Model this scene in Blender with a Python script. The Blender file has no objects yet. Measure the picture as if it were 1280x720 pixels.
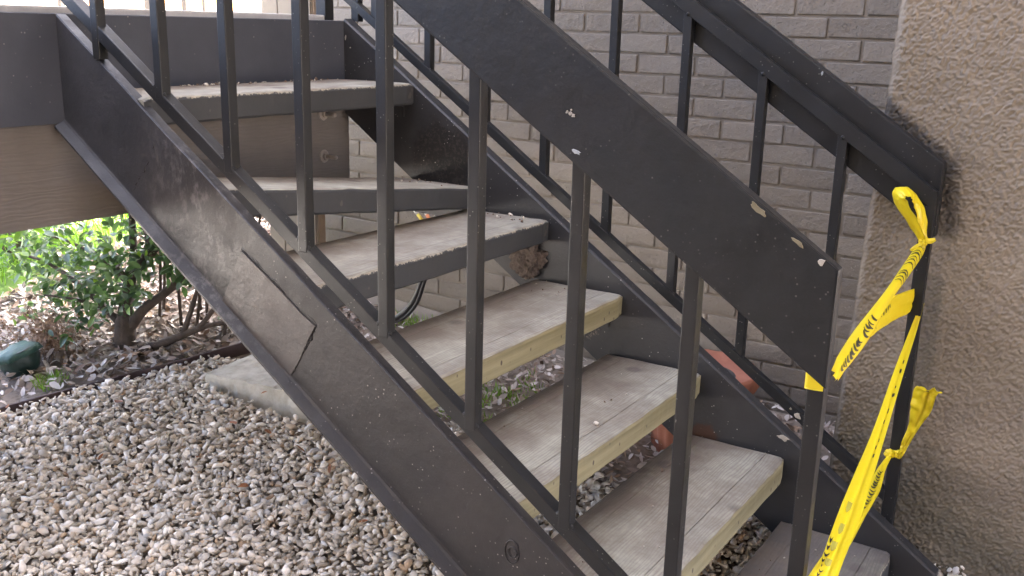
import bpy, bmesh, math, random
import numpy as np
from mathutils import Vector, Matrix, noise as mnoise

random.seed(7)
rng = np.random.default_rng(7)
sc = bpy.context.scene
col = sc.collection

# ------------------------------------------------------------------ camera
F_PX = 1232.95
yaw, pitch, roll = (math.radians(a) for a in (32.7638, -14.8977, 1.4995))
CAM = Vector((2.2372, -1.5325, 1.5373))
fw = Vector((-math.sin(yaw) * math.cos(pitch), math.cos(yaw) * math.cos(pitch), math.sin(pitch)))
r0 = fw.cross(Vector((0, 0, 1))).normalized()
u0 = r0.cross(fw)
rt = r0 * math.cos(roll) + u0 * math.sin(roll)
up = u0 * math.cos(roll) - r0 * math.sin(roll)
cd = bpy.data.cameras.new("camera")
cam = bpy.data.objects.new("camera", cd)
col.objects.link(cam)
cam.matrix_world = Matrix(((rt.x, up.x, -fw.x, CAM.x), (rt.y, up.y, -fw.y, CAM.y), (rt.z, up.z, -fw.z, CAM.z), (0, 0, 0, 1)))
cd.sensor_width = 36.0
cd.lens = 36.0 * F_PX / 1280.0
cd.clip_start = 0.05
cd.clip_end = 3000
sc.camera = cam

# ------------------------------------------------------------------ sky, sun, exposure
SUN_EL, SUN_AZ = math.radians(58), math.radians(18)      # azimuth clockwise from +Y
w = bpy.data.worlds.new("World")
sc.world = w
w.use_nodes = True
wn = w.node_tree
bg = wn.nodes["Background"]
sky = wn.nodes.new("ShaderNodeTexSky")
sky.sky_type = 'NISHITA'
sky.sun_disc = False
sky.sun_elevation = SUN_EL
sky.sun_rotation = SUN_AZ
sky.air_density = 0.4
sky.dust_density = 5.0
sky.ozone_density = 0.15
wn.links.new(sky.outputs[0], bg.inputs[0])
bg.inputs[1].default_value = 0.13
sl = bpy.data.lights.new("sun", 'SUN')
sl.energy = 5.0
sl.angle = math.radians(0.5)
sl.color = (1.0, 0.95, 0.87)
so = bpy.data.objects.new("sun", sl)
col.objects.link(so)
sd = Vector((math.sin(SUN_AZ) * math.cos(SUN_EL), math.cos(SUN_AZ) * math.cos(SUN_EL), math.sin(SUN_EL)))
so.rotation_euler = (-sd).to_track_quat('-Z', 'Y').to_euler()
vs = sc.view_settings
vs.view_transform = 'Standard'
vs.look = 'None'
vs.gamma = 1
vs.use_curve_mapping = False
vs.exposure = 4.85
sc.cycles.max_bounces = 8
sc.cycles.diffuse_bounces = 5

# ------------------------------------------------------------------ node helper
class NT:
    def __init__(s, name):
        s.m = bpy.data.materials.new(name)
        s.m.use_nodes = True
        s.t = s.m.node_tree
        s.b = s.t.nodes["Principled BSDF"]
        s.out = s.t.nodes["Material Output"]
        s._tc = None
    def n(s, t, ins=None, **kw):
        nd = s.t.nodes.new(t)
        for k, v in kw.items():
            setattr(nd, k, v)
        for k, v in (ins or {}).items():
            s.put(nd.inputs[k], v)
        return nd
    def put(s, sock, v):
        if hasattr(v, 'is_output') and v.is_output:
            s.t.links.new(v, sock)
        elif isinstance(v, (tuple, list)) and sock.type == 'RGBA' and len(v) == 3:
            sock.default_value = (*v, 1)
        else:
            sock.default_value = v
    def obj(s):
        if not s._tc:
            s._tc = s.n('ShaderNodeTexCoord')
        return s._tc.outputs['Object']
    def map(s, scale=(1, 1, 1), loc=(0, 0, 0), rot=(0, 0, 0), vec=None):
        return s.n('ShaderNodeMapping', {'Vector': vec or s.obj(), 'Scale': scale, 'Location': loc, 'Rotation': rot}).outputs[0]
    def noise(s, scale=5, detail=4, rough=.55, vec=None, dist=0):
        return s.n('ShaderNodeTexNoise', {'Vector': vec or s.obj(), 'Scale': scale, 'Detail': detail, 'Roughness': rough, 'Distortion': dist}).outputs[0]
    def vor(s, scale=5, vec=None, out=0, **kw):
        return s.n('ShaderNodeTexVoronoi', {'Vector': vec or s.obj(), 'Scale': scale}, **kw).outputs[out]
    def ramp(s, v, stops):
        nd = s.n('ShaderNodeValToRGB', {'Fac': v})
        el = nd.color_ramp.elements
        while len(el) < len(stops):
            el.new(.5)
        for e, (p, c) in zip(el, stops):
            e.position = p
            e.color = (c, c, c, 1) if isinstance(c, (int, float)) else (*c, 1)
        return nd.outputs[0]
    def mix(s, f, a, b, mode='MIX'):
        nd = s.n('ShaderNodeMix', data_type='RGBA', blend_type=mode)
        s.put(nd.inputs[0], f); s.put(nd.inputs[6], a); s.put(nd.inputs[7], b)
        return nd.outputs[2]
    def math(s, op, a, b=0.0, c=0.0):
        nd = s.n('ShaderNodeMath', operation=op)
        s.put(nd.inputs[0], a); s.put(nd.inputs[1], b); s.put(nd.inputs[2], c)
        return nd.outputs[0]
    def sep(s, vec=None):
        return s.n('ShaderNodeSeparateXYZ', {'Vector': vec or s.obj()}).outputs
    def bump(s, h, strength=.3, dist=.002, normal=None):
        ins = {'Height': h, 'Strength': strength, 'Distance': dist}
        if normal: ins['Normal'] = normal
        return s.n('ShaderNodeBump', ins).outputs[0]
    def rand(s):
        return s.n('ShaderNodeObjectInfo').outputs['Random']
    def fin(s, color, rough=.6, normal=None, **kw):
        s.put(s.b.inputs['Base Color'], color)
        s.put(s.b.inputs['Roughness'], rough)
        if normal: s.put(s.b.inputs['Normal'], normal)
        for k, v in kw.items():
            s.put(s.b.inputs[k], v)
        return s.m

def black_paint(name, ca, cb, specks=0.0, rough=.42, chip=0.0, spk_scale=60, bmp=.22):
    t = NT(name)
    base = t.mix(t.ramp(t.noise(7, 5, .6), [(.35, 0.), (.7, 1.)]), ca, cb)
    if chip:
        k = t.ramp(t.noise(38, 3, .6), [(.735 - chip, 0.), (.75 - chip, 1.)])
        base = t.mix(k, base, (.34, .32, .28))
    if specks:
        v = t.vor(spk_scale)
        k = t.ramp(v, [(.10, 1.), (.16, 0.)])
        g = t.ramp(t.noise(16, 2, .5), [(.5, 0.), (.62, 1.)])
        base = t.mix(t.math('MULTIPLY', t.math('MULTIPLY', k, g), specks), base, (.36, .34, .31))
    n1 = t.bump(t.noise(140, 3, .6), .25, .0010)
    n2 = t.bump(t.noise(26, 4, .6), bmp, .003, n1)
    r = t.ramp(t.noise(11, 4, .6), [(.3, rough - .1), (.75, rough + .16)])
    return t.fin(base, r, n2, **{'Specular IOR Level': .3})

M = {}
M['rail'] = black_paint('rail_paint', (.011, .0115, .0122), (.017, .017, .0175), .35, .4, spk_scale=90)
M['board'] = black_paint('board_paint', (.008, .0085, .0093), (.012, .0122, .0128), .15, .46, 0, spk_scale=85, bmp=.6)
M['far'] = black_paint('far_rail_paint', (.0105, .011, .0115), (.016, .0165, .0175), .35, .42, spk_scale=80)
M['channel'] = black_paint('channel_paint', (.046, .050, .063), (.057, .061, .074), .4, .5)  # bluish lift puts sky glare and haze into the paint colour

# near stringer: brownish black, worn, dust specks lower down
t = NT('stringer_paint')
big = t.ramp(t.noise(3.2, 5, .62, t.map((1, 1, 1.6))), [(.38, 0.), (.66, 1.)])
base = t.mix(big, (.017, .0162, .0165), (.031, .0275, .0265))
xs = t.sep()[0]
glarek = t.ramp(t.math('ADD', xs, t.math('MULTIPLY', t.noise(5, 5, .7), .35)), [(.15, 1.), (.62, 0.)])
base = t.mix(glarek, base, t.mix(big, (.027, .029, .035), (.042, .044, .052)))  # bluish sky glare painted into the upper end's colour
scuffk = t.math('MULTIPLY', t.ramp(t.noise(34, 5, .7, t.map((1, 1, .6), rot=(0, .6, 0))), [(.5, 0.), (.66, 1.)]),
                t.math('SUBTRACT', 1.0, t.math('MINIMUM', 1.0, t.math('MULTIPLY', t.math('ABSOLUTE', t.math('SUBTRACT', xs, .38)), 4.2))))
base = t.mix(t.math('MULTIPLY', scuffk, .6), base, (.15, .14, .135))
v = t.vor(72, t.map((1, 1, 1)))
sp = t.math('MULTIPLY', t.ramp(v, [(.09, 1.), (.15, 0.)]), t.ramp(t.noise(14, 2, .5), [(.46, 0.), (.6, 1.)]))
sp = t.math('MULTIPLY', sp, t.ramp(xs, [(.35, 0.), (.8, 1.)]))
base = t.mix(t.math('MULTIPLY', sp, .7), base, (.30, .275, .25))
n1 = t.bump(t.noise(120, 3, .6), .3, .0012)
n2 = t.bump(t.noise(13, 6, .68), .5, .007, n1)
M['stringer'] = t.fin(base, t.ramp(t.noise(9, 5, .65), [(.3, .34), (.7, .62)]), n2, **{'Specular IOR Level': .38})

t = NT('plate_paint')
base = t.mix(t.ramp(t.noise(9, 6, .7), [(.32, 0.), (.68, 1.)]), (.030, .026, .025), (.055, .046, .042))
base = t.mix(t.math('MULTIPLY', t.ramp(t.noise(40, 5, .75), [(.6, 0.), (.72, 1.)]), .5), base, (.16, .14, .13))
M['plate'] = t.fin(base, t.ramp(t.noise(14, 5, .65), [(.3, .34), (.7, .6)]), t.bump(t.noise(30, 6, .7), .5, .004))
# far stringer: as above with black gritty rust patch under the upper treads
t = NT('far_stringer_paint')
base = t.mix(t.ramp(t.noise(5, 5, .6), [(.35, 0.), (.7, 1.)]), (.020, .020, .0215), (.033, .032, .032))
def blob(t, c, r, nz=.5, sc_=18):
    d = t.n('ShaderNodeVectorMath', {0: t.obj(), 1: c}, operation='DISTANCE').outputs['Value']
    d = t.math('ADD', t.math('DIVIDE', d, r), t.math('MULTIPLY', t.math('SUBTRACT', t.noise(sc_, 5, .7), .5), nz * 2))
    return t.ramp(d, [(.75, 1.), (1.0, 0.)])
bl = blob(t, (.27, 1.07, 1.10), .15, .6)
grit = t.ramp(t.noise(90, 3, .7), [(.5, 0.), (.62, 1.)])
base = t.mix(bl, base, t.mix(grit, (.009, .0085, .0085), (.028, .023, .021)))
b2 = blob(t, (1.25, 1.07, .37), .05, .6, 40)
base = t.mix(b2, base, (.05, .022, .012))
b3 = blob(t, (.82, 1.07, .655), .07, .8, 40)
base = t.mix(t.math('MULTIPLY', b3, .8), base, t.mix(grit, (.012, .010, .009), (.20, .15, .12)))
v = t.vor(70)
sp = t.math('MULTIPLY', t.ramp(v, [(.08, 1.), (.14, 0.)]), t.ramp(t.noise(12, 2, .5), [(.5, 0.), (.62, 1.)]))
base = t.mix(sp, base, (.36, .34, .31))
n1 = t.bump(t.noise(130, 3, .6), .4, .0015)
n2 = t.bump(t.noise(20, 5, .6), .35, .005, n1)
M['fstringer'] = t.fin(base, .5, n2, **{'Specular IOR Level': .35})

# brown painted timber of the landing beam
t = NT('beam_paint')
wv = t.n('ShaderNodeTexWave', {'Vector': t.map((1, .22, 1)), 'Scale': 26, 'Distortion': 9, 'Detail': 3, 'Detail Scale': 1.6}, bands_direction='Z').outputs[1]
base = t.mix(t.ramp(t.noise(6, 4, .6), [(.3, 0.), (.7, 1.)]), (.125, .109, .095), (.155, .136, .119))
base = t.mix(t.math('MULTIPLY', t.ramp(wv, [(.0, 1.), (.35, 0.)]), .18), base, (.10, .088, .077))
M['beam'] = t.fin(base, .75, t.bump(wv, .35, .002))

# tread surfaces
def tread_top(name, tone=1.0, dark=0.0):
    t = NT(name)
    rnd = t.rand()
    off = t.n('ShaderNodeVectorMath', {0: t.obj(), 1: t.n('ShaderNodeCombineXYZ', {0: t.math('MULTIPLY', rnd, 3.7), 1: t.math('MULTIPLY', rnd, 9.1), 2: rnd}).outputs[0]}, operation='ADD').outputs[0]
    wv = t.n('ShaderNodeTexWave', {'Vector': t.map((1, .16, 1), vec=off), 'Scale': 38, 'Distortion': 22, 'Detail': 3, 'Detail Scale': .34, 'Detail Roughness': .6}, bands_direction='X').outputs[1]
    fine = t.noise(30, 5, .7, t.map((7, .5, 1), vec=off))
    tonev = t.ramp(t.noise(5, 5, .65, t.map((1.4, .7, 1), vec=off)), [(.28, 0.), (.72, 1.)])
    a = tuple(c * tone for c in (.345, .34, .272)); b = tuple(c * tone for c in (.185, .172, .132))
    base = t.mix(tonev, b, a)
    wmod = t.ramp(t.noise(6, 3, .6, t.map((1.2, .6, 1), vec=off)), [(.3, .25), (.7, .8)])
    base = t.mix(t.math('MULTIPLY', t.ramp(wv, [(.0, 1.), (.6, 0.)]), wmod), base, tuple(c * tone for c in (.145, .128, .106)))
    base = t.mix(t.math('MULTIPLY', t.ramp(fine, [(.42, 0.), (.62, 1.)]), .25), base, tuple(c * tone for c in (.16, .145, .125)))
    # trodden-in brown dirt, mostly towards the back edge, and stray dark spots
    lx = t.sep()[0]
    back = t.ramp(t.math('MULTIPLY', lx, -3.2), [(.35, 0.), (.95, 1.)])
    dirt = t.math('MULTIPLY', t.ramp(t.math('ADD', t.noise(7, 5, .7, off), t.math('MULTIPLY', back, .25)), [(.37, 0.), (.72, 1.)]), .85)
    base = t.mix(dirt, base, (.115, .088, .068))
    spot = t.math('MULTIPLY', t.ramp(t.vor(6, off), [(.10, 1.), (.19, 0.)]), .8)
    base = t.mix(spot, base, (.085, .068, .056))
    if dark:
        base = t.mix(t.math('MULTIPLY', t.ramp(t.noise(9, 5, .7, off), [(.32, 0.), (.56, 1.)]), dark), base, (.085, .075, .068))
    h = t.math('ADD', t.math('MULTIPLY', wv, .6), t.math('MULTIPLY', fine, 1.6))
    return t.fin(base, .85, t.bump(h, .5, .0018, t.bump(t.noise(60, 4, .7, off), .3, .002)))
M['tread'] = tread_top('weathered_tread_top')
M['tread_old'] = tread_top('dirty_tread_top', .7, .85)

t = NT('tread_front_painted')
z = t.sep()[2]
edge = t.math('ADD', t.math('MULTIPLY', z, 48), t.math('MULTIPLY', t.noise(46, 5, .85), 1.62))
chip = t.ramp(edge, [(.50, 0.), (.55, 1.)])
edge2 = t.math('MULTIPLY', t.ramp(t.noise(9, 3, .6), [(.66, 0.), (.68, 1.)]), .7)
base = t.mix(t.noise(9, 4), (.030, .032, .034), (.046, .046, .047))
base = t.mix(chip, base, t.mix(t.noise(60, 3), (.09, .075, .055), (.48, .44, .35)))
base = t.mix(edge2, base, (.10, .09, .075))
M['front_black'] = t.fin(base, .6, t.bump(t.noise(60, 4, .6), .4, .002))

t = NT('tread_front_bare')
base = t.mix(t.ramp(t.noise(14, 6, .7, t.map((1, .12, 3))), [(.3, 0.), (.7, 1.)]), (.15, .13, .065), (.27, .24, .14))
base = t.mix(t.ramp(t.vor(38, t.map((1, 1, .6))), [(.12, 1.), (.18, 0.)]), base, (.07, .055, .04))
z = t.sep()[2]
base = t.mix(t.math('MULTIPLY', t.ramp(t.math('ADD', t.math('MULTIPLY', z, 60), t.noise(20, 4)), [(.0, 0.), (.35, 1.)]), .55), base, (.11, .088, .06))
M['front_bare'] = t.fin(base, .8, t.bump(t.noise(40, 5, .6, t.map((1, .3, 2))), .4, .002))

t = NT('painted_brick')
base = t.mix(t.rand(), (.172, .145, .112), (.218, .186, .146))
base = t.mix(t.math('MULTIPLY', t.ramp(t.noise(9, 5, .7), [(.5, 0.), (.75, 1.)]), .4), base, (.135, .118, .10))
h = t.math('SUBTRACT', t.noise(45, 4, .65), t.math('MULTIPLY', t.ramp(t.vor(95), [(.08, 1.), (.2, 0.)]), .7))
M['brick'] = t.fin(base, .62, t.bump(h, .9, .006))
t = NT('painted_mortar')
base = t.mix(t.noise(20, 4), (.182, .154, .120), (.232, .20, .158))
M['mortar'] = t.fin(base, .75, t.bump(t.noise(80, 4, .7), .6, .003))

t = NT('stucco')
base = t.mix(t.ramp(t.noise(2.5, 4, .6), [(.3, 0.), (.7, 1.)]), (.165, .136, .098), (.25, .208, .156))
P = t.obj()
def seg_mask(a, b, r, nz=.7, sc_=40, lo=.7, hi=1.0):
    ab = [b[i] - a[i] for i in range(3)]
    L2 = sum(c * c for c in ab)
    pa = t.n('ShaderNodeVectorMath', {0: P, 1: a}, operation='SUBTRACT').outputs[0]
    d = t.n('ShaderNodeVectorMath', {0: pa, 1: ab}, operation='DOT_PRODUCT').outputs['Value']
    tt = t.n('ShaderNodeClamp', {0: t.math('DIVIDE', d, L2)}).outputs[0]
    pr = t.n('ShaderNodeVectorMath', {0: ab, 3: tt}, operation='SCALE').outputs[0]
    dist = t.n('ShaderNodeVectorMath', {0: pa, 1: pr}, operation='DISTANCE').outputs['Value']
    e = t.math('ADD', t.math('DIVIDE', dist, r), t.math('MULTIPLY', t.math('SUBTRACT', t.noise(sc_, 4, .7), .5), nz * 2))
    return t.ramp(e, [(lo, 1.), (hi, 0.)])
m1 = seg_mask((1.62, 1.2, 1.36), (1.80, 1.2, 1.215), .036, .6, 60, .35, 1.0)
m2 = seg_mask((1.80, 1.2, 1.215), (1.820, 1.2, 1.06), .044, .35, 45, .1, 1.0)  # overspray together with soft shadow, both painted along the plank end
m3 = seg_mask((1.80, 1.2, .50), (1.80, 1.2, .9), .035, .8, 60)
base = t.mix(t.math('MULTIPLY', m3, .55), base, (.09, .08, .06))
m4 = seg_mask((1.66, 1.2, .40), (2.1, 1.2, .10), .20, .5, 14, .15, 1.1)
base = t.mix(t.math('MULTIPLY', m4, .7), base, (.085, .078, .055))
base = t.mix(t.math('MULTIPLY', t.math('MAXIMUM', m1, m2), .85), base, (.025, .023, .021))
M['stucco'] = t.fin(base, .8, t.bump(t.noise(150, 3, .6), .35, .0015))

def simple(name, a, b, scale=8, rough=.7, bs=.3, bd=.002, bsc=60, **kw):
    t = NT(name)
    base = t.mix(t.ramp(t.noise(scale, 5, .65), [(.3, 0.), (.7, 1.)]), a, b)
    return t.fin(base, rough, t.bump(t.noise(bsc, 4, .65), bs, bd), **kw)
M['concrete'] = simple('concrete', (.34, .31, .24), (.60, .57, .48), 12, .9, .5, .003, 70)
M['deck'] = simple('deck_concrete', (.30, .29, .28), (.42, .41, .40), 9, .85, .5, .003, 90)
M['plaster_blocker'] = simple('plaster_blocker_paint', (.22, .195, .165), (.26, .23, .195), 3, .9)
M['brown_blocker'] = simple('brown_blocker_paint', (.10, .085, .07), (.13, .11, .09), 3, .9)
M['edging'] = simple('rusty_edging', (.055, .032, .03), (.10, .062, .055), 12, .7)
M['siding'] = simple('tan_siding', (.20, .165, .125), (.25, .21, .16), 6, .8, .3, .002, 40)
M['bark'] = simple('shrub_bark', (.055, .042, .033), (.11, .085, .066), 30, .9, .7, .006, 60)
M['terracotta'] = simple('terracotta', (.25, .085, .048), (.36, .14, .08), 14, .8)
M['soil'] = simple('potting_soil', (.02, .018, .016), (.10, .09, .08), 70, .95, .9, .008, 60)
M['cable'] = simple('black_rubber', (.014, .014, .016), (.02, .02, .022), 20, .35)
M['potplastic'] = simple('green_plastic', (.009, .026, .021), (.016, .042, .033), 14, .45, .5, .01, 18)
M['bolt'] = simple('painted_bolt', (.20, .17, .145), (.33, .29, .25), 40, .5)
M['nest'] = simple('mud_nest', (.055, .040, .032), (.13, .098, .08), 60, .95, 1., .008, 90)
M['chip_pale'] = simple('bare_primer', (.22, .20, .165), (.36, .33, .28), 60, .8)
M['chip_blue'] = simple('pale_splash', (.24, .26, .27), (.34, .36, .37), 60, .7)
M['dark'] = simple('dark_joint', (.010, .009, .009), (.016, .014, .014), 60, .9)
M['white_wall'] = simple('cream_wall', (.62, .58, .48), (.70, .66, .56), 3, .9)
M['orange'] = simple('orange_trim', (.55, .26, .09), (.62, .31, .12), 3, .8)
M['window'] = simple('window_glass', (.05, .055, .06), (.07, .075, .08), 3, .15)
M['wood_post'] = simple('wood_post', (.20, .14, .09), (.28, .20, .13), 9, .8)
M['dark_post'] = simple('dark_stained_post', (.022, .016, .011), (.035, .025, .017), 9, .8)
M['stick_w'] = simple('white_stick', (.62, .62, .60), (.7, .7, .68), 30, .5)
M['stick_y'] = simple('yellow_stick', (.60, .47, .05), (.66, .52, .08), 30, .5)
M['stick_o'] = simple('orange_stick', (.60, .20, .07), (.66, .24, .09), 30, .5)

# caution tape
t = NT('yellow_tape')
t.fin(t.mix(t.noise(20, 3), (.78, .62, .012), (.84, .70, .03)), .32, t.bump(t.noise(70, 3, .6), .35, .003))
t.put(t.b.inputs['Transmission Weight'], 0.0)
tr = t.n('ShaderNodeBsdfTranslucent', {'Color': (.80, .66, .02, 1)})
mx = t.n('ShaderNodeMixShader', {0: .28, 1: t.b.outputs[0], 2: tr.outputs[0]})
t.t.links.new(mx.outputs[0], t.out.inputs[0])
M['tape'] = t.m
M['ink'] = simple('tape_ink', (.012, .012, .012), (.018, .018, .018), 30, .4)

def vcol_mat(name, rough=.8, bs=.3, bsc=120, trans=0.0, amount=.25):
    t = NT(name)
    a = t.n('ShaderNodeAttribute', attribute_name='col').outputs['Color']
    base = t.mix(t.math('MULTIPLY', t.noise(bsc * .6, 4, .7), amount), a, t.mix(1.0, a, (.5, .48, .45), 'MULTIPLY'))
    t.fin(base, rough, t.bump(t.noise(bsc, 3, .6), bs, .002))
    if trans:
        tl = t.n('ShaderNodeBsdfTranslucent', {'Color': t.mix(1.0, a, (1.5, 1.9, .7), 'MULTIPLY')})
        mx = t.n('ShaderNodeMixShader', {0: trans, 1: t.b.outputs[0], 2: tl.outputs[0]})
        t.t.links.new(mx.outputs[0], t.out.inputs[0])
    return t.m
M['stone'] = vcol_mat('limestone_gravel', .85)
M['litter'] = vcol_mat('dead_leaves', .8)
M['leaf'] = vcol_mat('shrub_leaf', .32, .15, 60, .3, .1)
M['grass'] = vcol_mat('grass_blade', .6, .1, 60, .35, .1)

# ------------------------------------------------------------------ object helpers
def link(o, parent=None):
    col.objects.link(o)
    if parent is not None:
        o.parent = parent
    return o

def tag(o, label=None, cat=None, group=None, kind=None):
    if label: o['label'] = label
    if cat: o['category'] = cat
    if group: o['group'] = group
    if kind: o['kind'] = kind
    return o

def empty(name, loc, label, cat, group=None):
    o = bpy.data.objects.new(name, None)
    o.location = loc
    o.empty_display_size = .1
    link(o)
    return tag(o, label, cat, group)

def put_mesh(name, me, mats, parent=None, loc=None):
    for m in (mats if isinstance(mats, (list, tuple)) else [mats]):
        me.materials.append(m)
    o = bpy.data.objects.new(name, me)
    link(o, parent)
    if parent is not None and loc is None:
        # vertices are given in world coordinates
        o.matrix_parent_inverse = Matrix.Translation(-Vector(parent_world(parent)))
    if loc is not None:
        o.location = loc
        if parent is not None:
            o.matrix_parent_inverse = Matrix.Translation(-Vector(parent_world(parent)))
    return o

def parent_world(o):
    p = Vector((0, 0, 0))
    # parents here are only ever translated
    while o is not None:
        p += Vector(o.location) + Vector(o.matrix_parent_inverse.translation)
        o = o.parent
    return p

def from_bm(name, bm, mats, parent=None, loc=None, smooth=False):
    me = bpy.data.meshes.new(name)
    bmesh.ops.recalc_face_normals(bm, faces=bm.faces[:])
    bm.to_mesh(me)
    bm.free()
    if smooth:
        for p in me.polygons: p.use_smooth = True
    return put_mesh(name, me, mats, parent, loc)

def from_py(name, vs_, fs_, mats, parent=None, loc=None, smooth=False, mi=None):
    me = bpy.data.meshes.new(name)
    me.from_pydata([tuple(map(float, v)) for v in vs_], [], fs_)
    me.update()
    if smooth:
        for p in me.polygons: p.use_smooth = True
    o = put_mesh(name, me, mats, parent, loc)
    if mi is not None:
        me.polygons.foreach_set('material_index', mi)
    return o

def add_hull(bm, pts, bevel=0.0, seg=2):
    """box-like solid from 8 points ordered bottom ring then top ring"""
    vsx = [bm.verts.new(p) for p in pts]
    n = len(pts) // 2
    fs = [bm.faces.new(vsx[:n][::-1]), bm.faces.new(vsx[n:])]
    for i in range(n):
        j = (i + 1) % n
        fs.append(bm.faces.new((vsx[i], vsx[j], vsx[n + j], vsx[n + i])))
    if bevel:
        es = list({e for f in fs for e in f.edges})
        bmesh.ops.bevel(bm, geom=es, offset=bevel, segments=seg, affect='EDGES', profile=.6)
    return bm

def box(name, x0, x1, y0, y1, z0, z1, m, parent=None, bevel=.002):
    bm = bmesh.new()
    add_hull(bm, [(x0, y0, z0), (x1, y0, z0), (x1, y1, z0), (x0, y1, z0), (x0, y0, z1), (x1, y0, z1), (x1, y1, z1), (x0, y1, z1)], bevel)
    return from_bm(name, bm, m, parent)

def sloped(name, x0, x1, prof, zc, m_, mats, parent=None, bevel=0.0, cuts=1, wob=0.0):
    """extrude a (y, dz) profile from x0 to x1 along z = zc - m_*x; ends cut vertical"""
    n = len(prof)
    vs_, fs_ = [], []
    for k in range(cuts + 1):
        x = x0 + (x1 - x0) * k / cuts
        for (y, dz) in prof:
            q = wob * (mnoise.noise((x * 6, y * 30, dz * 9)) if wob else 0)
            vs_.append((x, y + q, zc - m_ * x + dz + q * .7))
    for k in range(cuts):
        for i in range(n):
            j = (i + 1) % n
            fs_.append((k * n + i, k * n + j, (k + 1) * n + j, (k + 1) * n + i))
    fs_.append(tuple(range(n))[::-1])
    fs_.append(tuple(range(cuts * n, cuts * n + n)))
    me = bpy.data.meshes.new(name)
    me.from_pydata(vs_, [], fs_)
    bm = bmesh.new()
    bm.from_mesh(me)
    bpy.data.meshes.remove(me)
    if bevel:
        es = [e for e in bm.edges if len(e.link_faces) == 2 and e.calc_face_angle(0) > .5]
        bmesh.ops.bevel(bm, geom=es, offset=bevel, segments=2, affect='EDGES', profile=.6)
    return from_bm(name, bm, mats, parent)

def rect(y0, y1, dz0, dz1):
    return [(y0, dz0), (y1, dz0), (y1, dz1), (y0, dz1)]

def tube(name, pts, rad, mats, parent=None, seg=10, loc=None):
    vs_, fs_ = tube_geo(pts, rad, seg)
    return from_py(name, vs_, fs_, mats, parent, loc, smooth=True)

def tube_geo(pts, rad, seg=10, jit=0.0):
    pts = [Vector(p) for p in pts]
    if not isinstance(rad, (list, tuple)): rad = [rad] * len(pts)
    vs_, fs_ = [], []
    ref = Vector((.31, .17, .93)).normalized()
    for k, p in enumerate(pts):
        d = (pts[min(k + 1, len(pts) - 1)] - pts[max(k - 1, 0)]).normalized()
        a = d.cross(ref)
        if a.length < .1: a = d.cross(Vector((1, 0, 0)))
        a.normalize(); b = d.cross(a)
        for i in range(seg):
            an = 2 * math.pi * i / seg
            r = rad[k] * (1 + jit * mnoise.noise((p.x * 30 + math.cos(an) * 2, p.y * 30 + math.sin(an) * 2, p.z * 30)))
            vs_.append(p + (a * math.cos(an) + b * math.sin(an)) * r)
    for k in range(len(pts) - 1):
        for i in range(seg):
            j = (i + 1) % seg
            fs_.append((k * seg + i, k * seg + j, (k + 1) * seg + j, (k + 1) * seg + i))
    fs_.append(tuple(range(seg))[::-1]); fs_.append(tuple(range((len(pts) - 1) * seg, len(pts) * seg)))
    return vs_, fs_

def big_mesh(name, V, Fc, colr, mat, parent=None, kind=None, smooth=False):
    """V (n,3), Fc (m,k) equal-sided faces, colr (n,3)"""
    me = bpy.data.meshes.new(name)
    n, (m, k) = len(V), Fc.shape
    me.vertices.add(n)
    me.vertices.foreach_set('co', np.asarray(V, np.float32).ravel())
    me.loops.add(m * k)
    me.loops.foreach_set('vertex_index', Fc.astype(np.int32).ravel())
    me.polygons.add(m)
    me.polygons.foreach_set('loop_start', np.arange(0, m * k, k, dtype=np.int32))
    me.polygons.foreach_set('loop_total', np.full(m, k, np.int32))
    if smooth:
        me.polygons.foreach_set('use_smooth', np.ones(m, bool))
    me.update(calc_edges=True)
    if colr is not None:
        at = me.attributes.new('col', 'FLOAT_COLOR', 'POINT')
        c4 = np.ones((n, 4), np.float32); c4[:, :3] = colr
        at.data.foreach_set('color', c4.ravel())
    me.materials.append(mat)
    o = bpy.data.objects.new(name, me)
    link(o, parent)
    if parent is not None:
        o.matrix_parent_inverse = Matrix.Translation(-parent_world(parent))
    if kind: o['kind'] = kind
    return o

# ------------------------------------------------------------------ ground shape
def sst(a, b, x):
    q = np.clip((x - a) / (b - a), 0, 1)
    return q * q * (3 - 2 * q)
def hy(y):
    return np.where(y > 1.7, 1.7 + .25 * (np.minimum(y, 8) - 1.7), np.where(y < -.3, -.3 + .2 * (np.maximum(y, -6) + .3), y))
def ground_z(x, y):
    x = np.asarray(x, float); y = np.asarray(y, float)
    z = .048 - .02 * np.clip(x, -3, 3) + .176 * hy(y)
    z = z - .15 * sst(.95, 1.5, x) * (1 - sst(1.12, 1.5, y))
    far = sst(6, 30, np.hypot(x, y))
    return z * (1 - far) + .2 * far
def vnoise(x, y, s, seed=0):
    x = x * s + seed * 17.3; y = y * s + seed * 5.7
    xi = np.floor(x).astype(np.int64); yi = np.floor(y).astype(np.int64)
    fx = x - xi; fy = y - yi
    fx = fx * fx * (3 - 2 * fx); fy = fy * fy * (3 - 2 * fy)
    def hsh(a, b):
        q = (a * 374761393 + b * 668265263 + seed * 1442695) & 0x7fffffff
        q = ((q ^ (q >> 13)) * 1274126177) & 0x7fffffff
        return ((q ^ (q >> 16)) & 0xffff) / 65535.0
    return (hsh(xi, yi) * (1 - fx) + hsh(xi + 1, yi) * fx) * (1 - fy) + (hsh(xi, yi + 1) * (1 - fx) + hsh(xi + 1, yi + 1) * fx) * fy

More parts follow.
